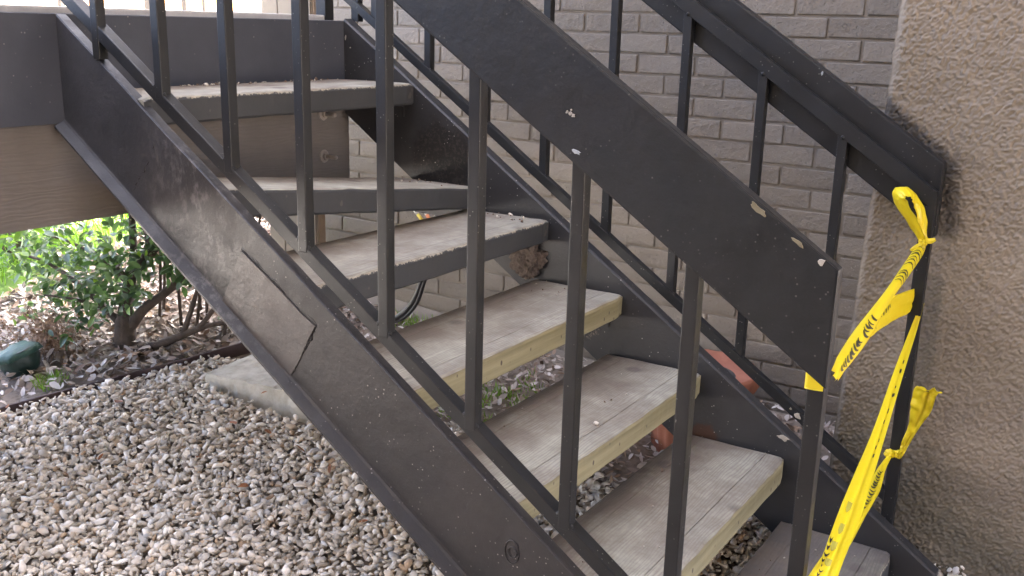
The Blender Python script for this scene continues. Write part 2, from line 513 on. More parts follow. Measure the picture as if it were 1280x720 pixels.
ax_ = np.concatenate([-np.geomspace(900, 4.2, 26), np.arange(-4, 4.001, .06), np.geomspace(4.2, 900, 26)])
X, Y = np.meshgrid(ax_, ax_, indexing='ij')
Zg = ground_z(X, Y) - .022 + .016 * (vnoise(X, Y, 3, 1) - .5) * (np.hypot(X, Y) < 6)
nn = len(ax_)
idx = np.arange(nn * nn).reshape(nn, nn)
Fg = np.stack([idx[:-1, :-1], idx[1:, :-1], idx[1:, 1:], idx[:-1, 1:]], -1).reshape(-1, 4)
t = NT('ground_soil')
px, py, pz = t.sep()[0:3]
soil = t.mix(t.noise(14, 5, .7), (.16, .125, .095), (.30, .25, .20))
soil = t.mix(t.ramp(t.vor(45), [(.1, 0.), (.5, 1.)]), t.mix(.6, soil, (.08, .065, .05)), soil)
gr = t.mix(t.noise(3, 5, .7), (.10, .17, .028), (.17, .26, .05))
lawn = t.ramp(t.math('ADD', t.math('MULTIPLY', px, -1.), t.math('MULTIPLY', t.noise(5, 4), .25)), [(.0, 0.), (1., 1.)])
lm_ = t.math('MULTIPLY', t.math('GREATER_THAN', py, .2), t.math('GREATER_THAN', t.math('ADD', t.math('MULTIPLY', px, -1.), t.math('MULTIPLY', t.noise(4, 4), .3)), 2.35))
bounce_lot = t.math('GREATER_THAN', t.math('MULTIPLY', px, -1.), 4.2)  # pale ground put in here to bounce white light at the stairs
base = t.mix(lm_, soil, gr)
base = t.mix(bounce_lot, base, t.mix(t.noise(2, 4), (.40, .39, .37), (.48, .47, .45)))
M['ground'] = t.fin(base, .95, t.bump(t.noise(60, 5, .7), .6, .008))
gobj = big_mesh('ground', np.stack([X, Y, Zg], -1).reshape(-1, 3), Fg, None, M['ground'], smooth=True)
tag(gobj, 'bare brown soil running from under the stairs out to the lawn', None, None, 'structure')

# ------------------------------------------------------------------ staircase
S = .2286
MS, MR, MB = .6725, .6692, .6641
stair = empty('staircase', (.9, .54, 0), 'open-riser black steel staircase with worn grey treads rising to the landing', 'staircase')

prof = [(.0055, -.003), (.0085, 0), (.0335, 0), (.034, -.008), (.0135, -.0085), (.0135, -.2876), (-.0235, -.2876), (-.0247, -.2860), (-.0247, -.2800), (-.0215, -.2785), (.0005, -.268), (.0045, -.262), (.0055, -.254)]
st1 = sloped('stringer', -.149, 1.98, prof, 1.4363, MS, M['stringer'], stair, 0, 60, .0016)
st1['label'] = 'near brown-black stringer with a rough welded repair plate'
fprof = [(1.0705, -.006), (1.0765, 0), (1.112, 0), (1.1181, -.006), (1.1181, -.02), (1.0795, -.022), (1.0795, -.305), (1.1181, -.307), (1.1181, -.318), (1.0705, -.318)]
st2 = sloped('stringer', -.149, 1.93, fprof, 1.4457, MS, M['fstringer'], stair, 0, 60, .0015)
st2['label'] = 'far stringer against the brick wall, black grit near its top'
# level caps where the stringers meet the landing channel
# repair plate and cracks on the near stringer web
def poly_plate(name, pts, yface, th, mats, parent, sub=1, jit=0.0):
    n = len(pts)
    P_ = []
    for i in range(n):
        a = Vector((pts[i][0], 0, pts[i][1])); b = Vector((pts[(i + 1) % n][0], 0, pts[(i + 1) % n][1]))
        for k in range(sub):
            q = a.lerp(b, k / sub)
            P_.append((q.x + random.uniform(-jit, jit), q.z + random.uniform(-jit, jit)))
    bm = bmesh.new()
    add_hull(bm, [(x, yface, z) for x, z in P_] + [(x, yface - th, z) for x, z in P_])
    return from_bm(name, bm, mats, parent)
poly_plate('repair_plate', [(.500, 1.017), (.728, .875), (.647, .742), (.413, .861)], .0065, .0045, M['plate'], st1, 6, .002)
def crack(name, pts, y, wd, mats, parent):
    pts2, nk = [], 9
    for i in range(len(pts) - 1):
        for k in range(nk):
            f = k / nk
            q = .0035
            pts2.append((pts[i][0] * (1 - f) + pts[i + 1][0] * f + random.uniform(-q, q), y, pts[i][1] * (1 - f) + pts[i + 1][1] * f + random.uniform(-q, q)))
    pts2.append((pts[-1][0], y, pts[-1][1]))
    vs_, fs_ = tube_geo(pts2, [wd * random.choice((.25, .5, .8, 1.0, 1.5)) for _ in pts2], 5)
    o = from_py(name, vs_, fs_, mats, parent, smooth=True)
    # lumpy weld metal along one lip of the seam
    b2 = [(x + .003, yy + .0008, z + .003) for x, yy, z in pts2]
    vs_, fs_ = tube_geo(b2, [random.uniform(.0008, .0024) for _ in b2], 7)
    from_py('weld_bead', vs_, fs_, M['stringer'], parent, smooth=True)
    return o
crack('crack', [(.217, 1.249), (.18, 1.19), (.135, 1.14), (.106, 1.099)], .0062, .0016, M['dark'], st1)
crack('crack', [(.500, 1.017), (.60, .955), (.728, .875)], .0056, .0009, M['dark'], st1)
crack('crack', [(.728, .875), (.70, .82), (.672, .79), (.647, .742)], .0052, .0024, M['dark'], st1)
crack('crack', [(.500, 1.017), (.46, .94), (.42, .865)], .0056, .0010, M['dark'], st1)
ring = [(1.264 + .017 * math.cos(a), .0046, .492 + .026 * math.sin(a)) for a in np.linspace(0, 2 * math.pi, 19)]
vs_, fs_ = tube_geo(ring, .0014, 5); from_py('weld_ring', vs_, fs_, M['stringer'], st1, smooth=True)
ring = [(1.266 + .010 * math.cos(a), .0046, .492 + .012 * math.sin(a)) for a in np.linspace(0, 2 * math.pi, 15)]
vs_, fs_ = tube_geo(ring, .0018, 5); from_py('weld_ring', vs_, fs_, M['stringer'], st1, smooth=True)

# treads
TD, TT, Y0, Y1 = .312, .070, .0140, 1.0690
def make_tread(k, top, front, tilt=0.0, label=None):
    X0, Z0 = .1657 + k * .2682 + (.045 if k == 6 else 0), 1.3458 - k * .194
    # profile in (x, z), x<=0 towards the back; grooves near front and back
    pr = [(0, -TT + .006), (0, -.010), (-.0025, -.0035), (-.009, 0), (-.030, .0008), (-.0565, .0004), (-.0577, -.0022), (-.0589, .0002), (-.10, .0006), (-.16, 0), (-.21, -.0004), (-.2485, 0), (-.2497, -.0018), (-.2509, -.0003), (-.29, -.0006), (-TD + .004, -.001), (-TD, -.006), (-TD, -TT), (-.006, -TT)]
    n = len(pr); NC = 44
    vs_, fs_, mi = [], [], []
    rs = random.uniform(0, 50)
    for j in range(NC + 1):
        y = (Y1 - Y0) * j / NC
        zoff = tilt * y
        for (x, z) in pr:
            e = 1.0 if x > -.012 and z > -.02 else .25
            nx = mnoise.noise((y * 16 + rs, x * 30, z * 50)) * .0032 * e
            nz = mnoise.noise((y * 12 + rs, x * 22 + 9, 3)) * .0016 * (1 if x > -.02 else .8)
            endr = .006 if (j in (0, NC)) and z > -.004 else 0
            if x > -.02 and j >= NC - 1: nx -= .010 * (j - NC + 2) * .5
            vs_.append((x + nx, y, z + nz + zoff - endr))
    for j in range(NC):
        for i in range(n):
            i2 = (i + 1) % n
            fs_.append((j * n + i, j * n + i2, (j + 1) * n + i2, (j + 1) * n + i))
            mi.append(1 if i in (0, 1, n - 1) else 0)
    fs_.append(tuple(range(n))); mi.append(0)
    fs_.append(tuple(range(NC * n, NC * n + n))[::-1]); mi.append(0)
    o = from_py('tread', vs_, fs_, [top, front], stair, loc=(X0, Y0, Z0), mi=mi)
    bm = bmesh.new(); bm.from_mesh(o.data); bmesh.ops.recalc_face_normals(bm, faces=bm.faces[:]); bm.to_mesh(o.data); bm.free()
    if label: o['label'] = label
    return o
tr_specs = [('tread', 'front_black', 0, 'top tread with black front and flaking pale upper edge'),
            ('tread', 'front_black', -.116, 'sagging second tread from the top, its far end sunk low'),
            ('tread', 'front_black', 0, 'third tread from the top with dark painted front'),
            ('tread', 'front_bare', 0, 'upper of the yellowish bare-fronted treads'),
            ('tread', 'front_bare', 0, 'middle of the yellowish bare-fronted treads'),
            ('tread', 'front_bare', 0, 'lowest of the yellowish bare-fronted treads'),
            ('tread_old', 'front_black', 0, 'dark dirty bottom tread near the ground')]
treads = []
for k, (a, b, ti, lab) in enumerate(tr_specs):
    tr_ = make_tread(k, M[a], M[b], ti, lab)
    treads.append(tr_)
    X0, Z0 = .1657 + k * .2682, 1.3458 - k * .194
    zt = ti * (Y1 - Y0)
    # steel angle under the far end
    bm = bmesh.new()
    x0, x1 = X0 - .27, X0 - .05
    z1 = Z0 - TT - .003 + zt
    add_hull(bm, [(x0, 1.035, z1 - .005), (x1, 1.035, z1 - .005), (x1, 1.0715, z1 - .005), (x0, 1.0715, z1 - .005), (x0, 1.035, z1), (x1, 1.035, z1), (x1, 1.0715, z1), (x0, 1.0715, z1)])
    add_hull(bm, [(x0, 1.0655, z1 - .04), (x1, 1.0655, z1 - .04), (x1, 1.0712, z1 - .04), (x0, 1.0712, z1 - .04), (x0, 1.0655, z1 - .006), (x1, 1.0655, z1 - .006), (x1, 1.0712, z1 - .006), (x0, 1.0712, z1 - .006)])
    from_bm('cleat', bm, M['fstringer'], stair)

# ------------------------------------------------------------------ landing
land = empty('landing', (-.8, 0, 1.2), 'landing at the stair head with dark steel edge channel and brown beam below', 'landing')
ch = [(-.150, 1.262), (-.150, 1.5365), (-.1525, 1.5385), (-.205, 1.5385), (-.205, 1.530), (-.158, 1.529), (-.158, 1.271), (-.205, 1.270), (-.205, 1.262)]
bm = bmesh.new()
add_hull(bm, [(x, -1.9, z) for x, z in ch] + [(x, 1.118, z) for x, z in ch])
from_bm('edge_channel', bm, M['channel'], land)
box('beam', -.26, -.170, -1.9, 1.112, .994, 1.2595, M['beam'], land, .003)
box('deck', -1.55, -.2065, -1.9, 1.115, 1.40, 1.529, M['deck'], land, .004)
box('topping', -1.52, -.235, -1.88, 1.105, 1.5295, 1.556, M['deck'], land, .006)
box('rim_joist', -1.6, -1.552, -1.9, 1.115, 1.0, 1.53, M['beam'], land, .003)
for z in (1.228, 1.083):
    yb = .982
    o = tube('bolt', [(-.169, yb, z), (-.118, yb + .002, z), (-.112, yb + .002, z)], [.0080, .0080, .006], M['bolt'], land, 10)
    bm = bmesh.new()
    bmesh.ops.create_cone(bm, cap_ends=True, segments=18, radius1=.023, radius2=.021, depth=.004, matrix=Matrix.Translation((-.1675, yb, z)) @ Matrix.Rotation(math.pi / 2, 4, 'Y'))
    from_bm('washer', bm, M['bolt'], o)
    bm = bmesh.new()
    bmesh.ops.create_cone(bm, cap_ends=True, segments=6, radius1=.0125, radius2=.0125, depth=.010, matrix=Matrix.Translation((-.160, yb, z)) @ Matrix.Rotation(math.pi / 2, 4, 'Y'))
    from_bm('nut', bm, M['bolt'], o)
crack('gouge', [(-.17, 1.0), (-.17, 1.0)], .7, .001, M['dark'], land) if False else None

# ------------------------------------------------------------------ railings
def vbar(name, x, w_, y, d_, z0, z1, m, parent, bevel=.0022):
    return box(name, x, x + w_, y, y + d_, z0, z1, m, parent, bevel)

near = empty('stair_railing', (.9, .01, .3), 'near black railing with square bars and one wide sloping plank', 'railing', 'stair railings')
far = empty('stair_railing', (.9, 1.12, .3), 'far black railing by the brick wall with yellow tape tied to its end post', 'railing', 'stair railings')

W = .0262
WF_ = .0253
HB = .0371
sloped('bottom_rail', -.6, 1.826, rect(.0012, .0325, -HB, 0), 1.5284, MR, M['rail'], near, .0024, 40, .0008)
sloped('top_rail', -.6, 1.850, rect(-.0005, .0262, 0, .048), 2.303, MB, M['rail'], near, .002)
for i in range(0, 8):
    x = i * S
    zb = 1.5284 - MR * (x + W / 2) - .019
    if i == 0:
        zb = 1.4363 - MS * x - .006
    o = vbar('baluster', x, W, 0, W, zb, 2.31 - MB * x, M['rail'], near)
for i in (-1, -2):
    x = i * S
    vbar('baluster', x, W, 0, W, 1.5284 - MR * (x + W / 2) - .019, 2.31 - MB * x, M['rail'], near)
def weld(parent, c, r, m):
    bm = bmesh.new()
    bmesh.ops.create_icosphere(bm, subdivisions=2, radius=1)
    sd_ = random.uniform(0, 90)
    for v in bm.verts:
        p_ = v.co.copy()
        v.co = Vector(c) + Vector((p_.x * r, p_.y * r * .8, p_.z * r * 1.2)) * (1 + .4 * mnoise.noise(p_ * 2.2 + Vector((sd_, 0, 0))))
    return from_bm('weld', bm, m, parent, smooth=True)
for i in range(1, 8):
    x = i * S
    weld(near, (x - .001, .004, 1.5284 - MR * x + .001), .0055, M['rail'])
    weld(near, (x + W + .001, .006, 1.5284 - MR * (x + W) + .000), .0050, M['rail'])
    xf = i * S - .0636
    weld(far, (xf, 1.116, 1.517 - MR * xf + .001), .0045, M['far'])
    weld(far, (xf + WF_, 1.116, 1.517 - MR * (xf + WF_)), .0045, M['far'])
    weld(far, (xf + WF_ / 2, 1.1125, 2.3032 - MB * (xf + WF_ / 2) + .002), .0050, M['far'])
vbar('newel_post', 1.826, .0275, -.0006, .0275, .02, 2.31 - MB * 1.83, M['rail'], near)
bd = sloped('handrail_plank', -.6, 1.8655, [(-.0398, 0), (-.0120, 0), (-.0120, .1938), (-.0398, .1938)], 2.2355, MB, M['board'], near, .0045, 50, .0006)

sloped('bottom_rail', -.6, 1.768, rect(1.1086, 1.134, -.0335, 0), 1.517, MR, M['far'], far, .0022, 40, .0008)
sloped('top_rail', -.6, 1.797, rect(1.1125, 1.1385, 0, .049), 2.3032, MB, M['far'], far, .002, 30, .0006)
WF = .0253
for i in range(-1, 8):
    x = i * S - .0636
    if i == 0:
        zb = 1.4457 - MS * x - .004
        vbar('baluster', -.160 + .006, WF * 1.3, 1.1135, WF, 1.4457 - MS * -.15 - .01, 1.61, M['far'], far)
        zb = 1.517 - MR * (x + WF / 2) - .018
    else:
        zb = 1.517 - MR * (x + WF / 2) - .018
    vbar('baluster', x, WF, 1.113, WF, zb, 2.31 - MB * x, M['far'], far)
vbar('landing_post', -.275, .045, 1.113 - .045, .042, 1.5392, 2.4, M['far'], far)
vbar('newel_post', 1.765, .0325, 1.1122, .030, .17, 2.3035 - MB * 1.78, M['far'], far)
fb = sloped('handrail_plank', -.6, 1.800, [(1.1431, 0), (1.1790, 0), (1.1790, .1915), (1.1431, .1915)], 2.2341, MB, M['far'], far, .005, 50, .0006)
fb['label'] = 'far plank whose end stops at the stucco pillar'

# paint chips: thin irregular flakes of bare primer, a hair proud of the paint
def chip(parent, c, r, m, axis='y', n=11, stretch=(1, 1), face=-1, name='paint_chip', th=.0009, rot=0.0):
    P_ = []
    for i in range(n):
        a = 2 * math.pi * i / n
        q = r * random.uniform(.55, 1.15)
        u, v_ = math.cos(a) * q * stretch[0], math.sin(a) * q * stretch[1]
        u, v_ = u * math.cos(rot) - v_ * math.sin(rot), u * math.sin(rot) + v_ * math.cos(rot)
        P_.append((u, v_))
    bm = bmesh.new()
    if axis == 'y':
        ring1 = [(c[0] + u, c[1] + .0006, c[2] + v_) for u, v_ in P_]
        ring2 = [(c[0] + u * .9, c[1] + face * th, c[2] + v_ * .9) for u, v_ in P_]
    else:
        ring1 = [(c[0] + u, c[1] + v_, c[2] - .0006) for u, v_ in P_]
        ring2 = [(c[0] + u * .9, c[1] + v_ * .9, c[2] + th) for u, v_ in P_]
    add_hull(bm, ring1 + ring2)
    return from_bm(name, bm, m, parent)
sl_rot = -math.atan(MB)
chip(bd, (1.401, -.0405, 1.329), .009, M['chip_blue'], stretch=(1.1, .45), rot=-.3)
for dx, dz, r in ((0, 0, .004), (-.007, .002, .003), (.006, -.003, .004), (.001, .006, .002)):
    chip(bd, (1.387 + dx, -.0405, 1.394 + dz), r, M['chip_pale'])
for x, z, r, s_ in ((1.734, 1.271, .012, (1.6, .5)), (1.724, 1.281, .005, (1, .7)), (1.80, 1.229, .009, (1.4, .45)), (1.838, 1.203, .007, (.9, 1.1))):
    chip(bd, (x, -.0405, z - .004), r, M['chip_pale'] if x > 1.82 else M['front_bare'], stretch=s_, rot=sl_rot)
chip(far, (1.511, 1.1072, .488), .012, M['chip_pale'], stretch=(1.0, .8), rot=-.6)
chip(far, (1.489, 1.1072, .506), .004, M['chip_pale'])
chip(st2, (1.487, 1.0700, .429), .017, M['chip_pale'], stretch=(1.2, .5), rot=-.3)
chip(st2, (-.141, 1.0700, 1.483), .008, M['chip_pale'], stretch=(.5, 1.3))
chip(st2, (-.12, 1.0700, 1.45), .003, M['chip_pale'])
chip(fb, (1.470, 1.1425, 1.436), .006, M['chip_blue'], stretch=(.6, 1.2))
bmh = bmesh.new()
bmesh.ops.create_cone(bmh, cap_ends=True, segments=14, radius1=.005, radius2=.005, depth=.002, matrix=Matrix.Translation((1.688, 1.1425, 1.213)) @ Matrix.Rotation(math.pi / 2, 4, 'X'))
from_bm('screw_hole', bmh, M['dark'], fb)

# ------------------------------------------------------------------ brick wall
PIT_X, PIT_Z = .212, .0668
wall = empty('brick_wall', (.4, 1.7, .3), 'grey painted brick wall behind the stairs with raised uneven bricks', 'wall')
box('mortar', -.780, 2.6, 1.6178, 1.86, -.2, 3.59, M['mortar'], wall, 0)
BL, BH = PIT_X - .0095, PIT_Z - .0085
def brick_mesh(L, sd_):
    r_ = random.Random(sd_)
    bm = bmesh.new()
    j = lambda s=.0012: r_.uniform(-s, s)
    yf = 1.6127 - 1.6127
    pts = []
    for (y) in (.012, .0):
        for (x, z) in ((-L / 2, -BH / 2), (L / 2, -BH / 2), (L / 2, BH / 2), (-L / 2, BH / 2)):
            pts.append((x + j(), y + (j(.0014) if y == 0 else 0), z + j()))
    add_hull(bm, pts)
    es = [e for e in bm.edges if all(v.co.y < .006 for v in e.verts)]
    bmesh.ops.bevel(bm, geom=es, offset=.0032, segments=2, affect='EDGES', profile=.6)
    me = bpy.data.meshes.new('brick')
    bmesh.ops.recalc_face_normals(bm, faces=bm.faces[:])
    bm.to_mesh(me); bm.free()
    me.materials.append(M['brick'])
    return me
full = [brick_mesh(BL, s_) for s_ in range(8)]
clos = [brick_mesh(BL / 2 - .004, s_) for s_ in range(20, 23)]
rest = bmesh.new()
nb = 0
Z_BED = 1.5888
for row in range(-30, 24):
    z = Z_BED - PIT_Z * (row + .5)
    if z < .02: break
    if z > 3.5: continue
    off = (0 if row % 2 else .5) * PIT_X
    x0 = -.780
    # first brick is full or half
    x = x0 + (PIT_X / 2 if row % 2 else PIT_X)
    cells = [(x0, x)]
    while x < 2.55:
        cells.append((x, x + PIT_X)); x += PIT_X
    for ci, (a, b) in enumerate(cells):
        cx_ = (a + b) / 2 + random.uniform(-.003, .003)
        half = (b - a) < PIT_X * .7
        me = random.choice(clos if half else full)
        yy = 1.6127 + random.uniform(-.0018, .0018)
        zz = z + random.uniform(-.001, .001)
        rz = random.uniform(-.004, .004)
        vis = .17 < z < 1.66 and cx_ < 1.78 and not (z < .30 and cx_ > 1.2)
        if vis and nb < 300:
            o = bpy.data.objects.new('brick', me)
            col.objects.link(o)
            o.parent = wall
            o.location = (cx_ - .4, yy - 1.7, zz - .3)
            o.rotation_euler = (random.uniform(-.004, .004), rz, random.uniform(-.004, .004))
            nb += 1
        else:
            tmp = bmesh.new(); tmp.from_mesh(me)
            bmesh.ops.translate(tmp, vec=(cx_, yy, zz), verts=tmp.verts[:])
            tm = bpy.data.meshes.new('tmp'); tmp.to_mesh(tm); tmp.free()
            rest.from_mesh(tm); bpy.data.meshes.remove(tm)
ro = from_bm('brick', rest, M['brick'], wall)
ro['kind'] = 'stuff'
# parged foundation strip at the wall foot
fo = box('foundation', -.785, 1.62, 1.572, 1.6175, -.1, .43, M['mortar'], wall, .006)
bm = bmesh.new()
bm.from_mesh(fo.data)
for v in bm.verts:
    if v.co.z > .2:
        v.co.z = .425 - .075 * (v.co.x + .78)
        if v.co.y < 1.59: v.co.z -= .05
bm.to_mesh(fo.data); bm.free()

# ------------------------------------------------------------------ stucco pillar (relief is geometry)
pil = empty('stucco_pillar', (2.1, 1.4, .1), 'tan rough stucco pillar at the foot of the stairs, black paint smears and painted-in shadow beside the plank', 'pillar')
nx_, nz_ = 560, 1060
u = np.linspace(0, 1, nx_); zz = np.linspace(-.05, 2.35, nz_)
U, ZZ = np.meshgrid(u, zz, indexing='ij')
xl = 1.590 + .0362 * (ZZ - .35) * .95 + .004 * (vnoise(ZZ, ZZ * 0, 40, 3) - .5)
XX = xl + U * (2.75 - xl)
hgt = .0052 * (vnoise(XX - ZZ * .25, ZZ, 170, 5) - .5) + .0035 * (vnoise(XX + ZZ * .3, ZZ * .8, 105, 6) - .5) + .0035 * (vnoise(XX, ZZ, 230, 8) - .5) + .012 * (vnoise(XX, ZZ, 4, 9) - .5)
edge_r = np.exp(-((XX - xl) / .010) ** 2)
YY = 1.200 - hgt * (1 - .8 * edge_r) + .012 * edge_r
idx = np.arange(nx_ * nz_).reshape(nx_, nz_)
Fp = np.stack([idx[:-1, :-1], idx[1:, :-1], idx[1:, 1:], idx[:-1, 1:]], -1).reshape(-1, 4)
big_mesh('face', np.stack([XX, YY, ZZ], -1).reshape(-1, 3), Fp, None, M['stucco'], pil, smooth=True)
bm = bmesh.new()
add_hull(bm, [(1.578, 1.213, -.05), (2.75, 1.213, -.05), (2.75, 1.61, -.05), (1.578, 1.61, -.05), (1.6605, 1.213, 2.35), (2.75, 1.213, 2.35), (2.75, 1.61, 2.35), (1.6605, 1.61, 2.35)])
from_bm('core', bm, M['stucco'], pil)
box('pillar_top', 1.66, 2.75, 1.19, 1.61, 2.3505, 2.99, M['stucco'], pil, .004)

# ------------------------------------------------------------------ unseen ceiling and added blocks that shut out sky and sun
o = box('unseen_shade_ceiling', 2.15, 9, -4.4, 1.6, 3.0, 3.2, M['plaster_blocker'], None, 0)  # out of view; its reach is set by the shade wanted
tag(o, 'unseen ceiling to the right, its extent set to shade the stair foot', None, None, 'structure')
o = box('opposite_blocker', -2.6, 9, -8.6, -4.4, -.3, 6.0, M['brown_blocker'], None, 0)  # added out of view to darken the side facing the camera
tag(o, 'unseen block added behind the viewer to cut light from that side', 'building')
o = box('upper_blocker', 2.15, 9, -4.39, 1.60, 3.202, 9.0, M['plaster_blocker'], None, 0)  # added mass, unseen, keeps sun and sky off from above
tag(o, 'unseen block added over the ceiling to shut out sun and sky', 'building')
o = box('upper_shade_block', -1.35, 9, 1.64, 6.0, 3.6, 13.0, M['plaster_blocker'], None, 0)  # unseen; height and left end shaped to place the shade edge
tag(o, 'unseen block above the brick wall, made tall to shade the stairs', 'building')

# ------------------------------------------------------------------ tan siding column
cl = empty('siding_column', (-.98, 1.72, .3), 'tan boarded column at the end of the brick wall behind the landing', 'column')
box('core', -1.128, -.836, 1.626, 1.84, .2, 3.55, M['siding'], cl, .003)
for k in range(3):
    a = -1.128 + k * .0975
    box('board', a + .0015, a + .094, 1.6165, 1.6255, .22, 3.5, M['siding'], cl, .002)
box('board', -.8355, -.8265, 1.63, 1.835, .22, 3.5, M['wood_post'], cl, .002)

# ------------------------------------------------------------------ gravel
def hulls(n, npts, sq=(1, .8, .6), seed=1):
    r_ = random.Random(seed); out = []
    for _ in range(n):
        bm = bmesh.new()
        for _ in range(npts):
            v = Vector((r_.gauss(0, 1), r_.gauss(0, 1), r_.gauss(0, 1))).normalized() * r_.uniform(.82, 1.05)
            bm.verts.new((v.x * .5 * sq[0], v.y * .5 * sq[1] * r_.uniform(.92, 1.08), v.z * .5 * sq[2]))
        res = bmesh.ops.convex_hull(bm, input=bm.verts[:])
        bmesh.ops.delete(bm, geom=[v for v in bm.verts if not v.link_faces], context='VERTS')
        bmesh.ops.triangulate(bm, faces=bm.faces[:])
        bm.verts.index_update()
        out.append((np.array([v.co[:] for v in bm.verts]), np.array([[v.index for v in f.verts] for f in bm.faces])))
        bm.free()
    return out
def rand_rot(n, tilt):
    a = rng.uniform(0, 2 * np.pi, n); b = rng.normal(0, tilt, n); c = rng.normal(0, tilt, n)
    ca, sa, cb, sb, cc, s2 = np.cos(a), np.sin(a), np.cos(b), np.sin(b), np.cos(c), np.sin(c)
    z = np.zeros(n); o = np.ones(n)
    Rz = np.stack([ca, -sa, z, sa, ca, z, z, z, o], -1).reshape(n, 3, 3)
    Rx = np.stack([o, z, z, z, cb, -sb, z, sb, cb], -1).reshape(n, 3, 3)
    Ry = np.stack([cc, z, s2, z, o, z, -s2, z, cc], -1).reshape(n, 3, 3)
    return Ry @ Rx @ Rz
def scatter(name, protos, pos, scale, R, cols, mat, parent=None, kind='stuff', smooth=False):
    which = rng.integers(0, len(protos), len(pos))
    Vs, Fs, Cs, base = [], [], [], 0
    for pi, (pv, pf) in enumerate(protos):
        ii = np.where(which == pi)[0]
        if not len(ii): continue
        sc3 = scale[ii] if scale.ndim == 2 else scale[ii, None]
        v = np.einsum('nij,nkj->nki', R[ii], pv[None] * sc3[:, None, :]) + pos[ii][:, None, :]
        f = pf[None] + (np.arange(len(ii)) * len(pv))[:, None, None] + base
        base += len(ii) * len(pv)
        Vs.append(v.reshape(-1, 3)); Fs.append(f.reshape(-1, pf.shape[1])); Cs.append(np.repeat(cols[ii], len(pv), 0))
    return big_mesh(name, np.concatenate(Vs), np.concatenate(Fs), np.concatenate(Cs), mat, parent, kind, smooth)
def jgrid(x0, x1, y0, y1, s):
    gx, gy = np.meshgrid(np.arange(x0, x1, s), np.arange(y0, y1, s), indexing='ij')
    p = np.stack([gx.ravel(), gy.ravel()], -1)
    return p + rng.uniform(-.45 * s, .45 * s, p.shape)
def edge_x(y):
    return np.interp(y, [-3, .271, .756, 1.052, 1.5], [-1.9, -1.123, -.891, -.723, -.40])
SLAB = [(-.692, .83), (-.209, .849), (-.05, 1.30), (-.664, 1.06)]
def in_gravel(p):
    x, y = p[:, 0], p[:, 1]
    lim = .98 + .12 * (vnoise(x, y, 6, 4) - .5) + .4 * sst(1.15, 1.45, x)
    ok = (x > edge_x(y) + .02) & (y < lim)
    slab = (x > -.605) & (x < .10) & (y > .74)
    return ok & ~slab
pal = np.array([(1.20, 1.15, 1.06)]) * np.array([(.64, .61, .57), (.52, .49, .45), (.72, .70, .67), (.43, .39, .34), (.56, .49, .41), (.46, .47, .49), (.62, .58, .54), (.68, .66, .63), (.46, .35, .25)])
pw = np.array([.2, .15, .16, .1, .07, .06, .12, .11, .03])
stones = hulls(36, 15, (1, .80, .62), 3)
L = []
for s_, dz, sz in ((.021, .000, .0262), (.023, .010, .0252), (.030, .019, .024)):
    p = jgrid(-1.9, 2.0, -1.15, 1.45, s_)
    p = p[in_gravel(p)]
    if dz > .015:
        p = p[vnoise(p[:, 0], p[:, 1], 5, 11) > .28]
    z = ground_z(p[:, 0], p[:, 1]) + dz + rng.normal(0, .003, len(p)) + .035 * (vnoise(p[:, 0], p[:, 1], 3.2, 12) - .3)
    sc_ = sz * np.clip(rng.lognormal(0, .36, len(p)), .45, 1.9)
    L.append((np.column_stack([p, z]), sc_))
pos = np.concatenate([a for a, _ in L]); sc_ = np.concatenate([b for _, b in L])
cols = pal[rng.choice(len(pal), len(pos), p=pw)] * rng.uniform(.70, 1.16, (len(pos), 1))
sc3 = sc_[:, None] * np.column_stack([rng.uniform(.9, 1.35, len(pos)), rng.uniform(.75, 1.05, len(pos)), rng.uniform(.6, 1.0, len(pos))])
g = scatter('gravel', stones, pos, sc3, rand_rot(len(pos), .55), cols, M['stone'])
tag(g, 'pale limestone gravel bed spread in front of and under the stairs')

# ------------------------------------------------------------------ leaf litter
def leaf_protos(n, seed, curl=.5, width=.42):
    r_ = random.Random(seed); out = []
    for _ in range(n):
        c = r_.uniform(-curl, curl); w_ = width * r_.uniform(.8, 1.2)
        st = [(0, .02), (.2, .75), (.5, 1.0), (.8, .62), (1.0, .02)]
        v, f = [], []
        for k, (s_, ww) in enumerate(st):
            zc = c * (s_ - .5) ** 2
            cup = r_.uniform(.05, .3) * ww
            v += [(s_ - .5, -w_ / 2 * ww, zc + cup * .3), (s_ - .5, 0, zc), (s_ - .5, w_ / 2 * ww, zc + cup * .3)]
            if k:
                b = (k - 1) * 3
                f += [(b, b + 3, b + 4, b + 1), (b + 1, b + 4, b + 5, b + 2)]
        out.append((np.array(v), np.array(f)))
    return out
lp = leaf_protos(10, 5, 1.0)
pal2 = np.array([(.42, .36, .31), (.54, .48, .43), (.29, .23, .19), (.19, .13, .095), (.60, .56, .51), (.36, .25, .17)])
p1 = jgrid(-3.2, -.40, -.6, 3.4, .021); p1 = p1[p1[:, 0] < edge_x(p1[:, 1]) - .01]
p1 = p1[(vnoise(p1[:, 0], p1[:, 1], 3, 21) > .02) & (p1[:, 0] > -2.45 + .3 * vnoise(p1[:, 0], p1[:, 1], 4, 22))]
bare = (p1[:, 0] > -1.75) & (p1[:, 1] < .62) & (rng.random(len(p1)) < .55)
p1 = p1[~bare]
p2 = jgrid(-.7, 1.75, .86, 1.58, .022)
p2 = p2[(p2[:, 1] > .93 + .12 * (vnoise(p2[:, 0], p2[:, 1], 6, 4) - .5) + .25 * sst(1.15, 1.45, p2[:, 0])) & ~((p2[:, 0] < .08) & (p2[:, 1] < 1.2))]
p3 = jgrid(.9, 1.75, -.1, 1.2, .05); p3 = p3[rng.random(len(p3)) < .5]
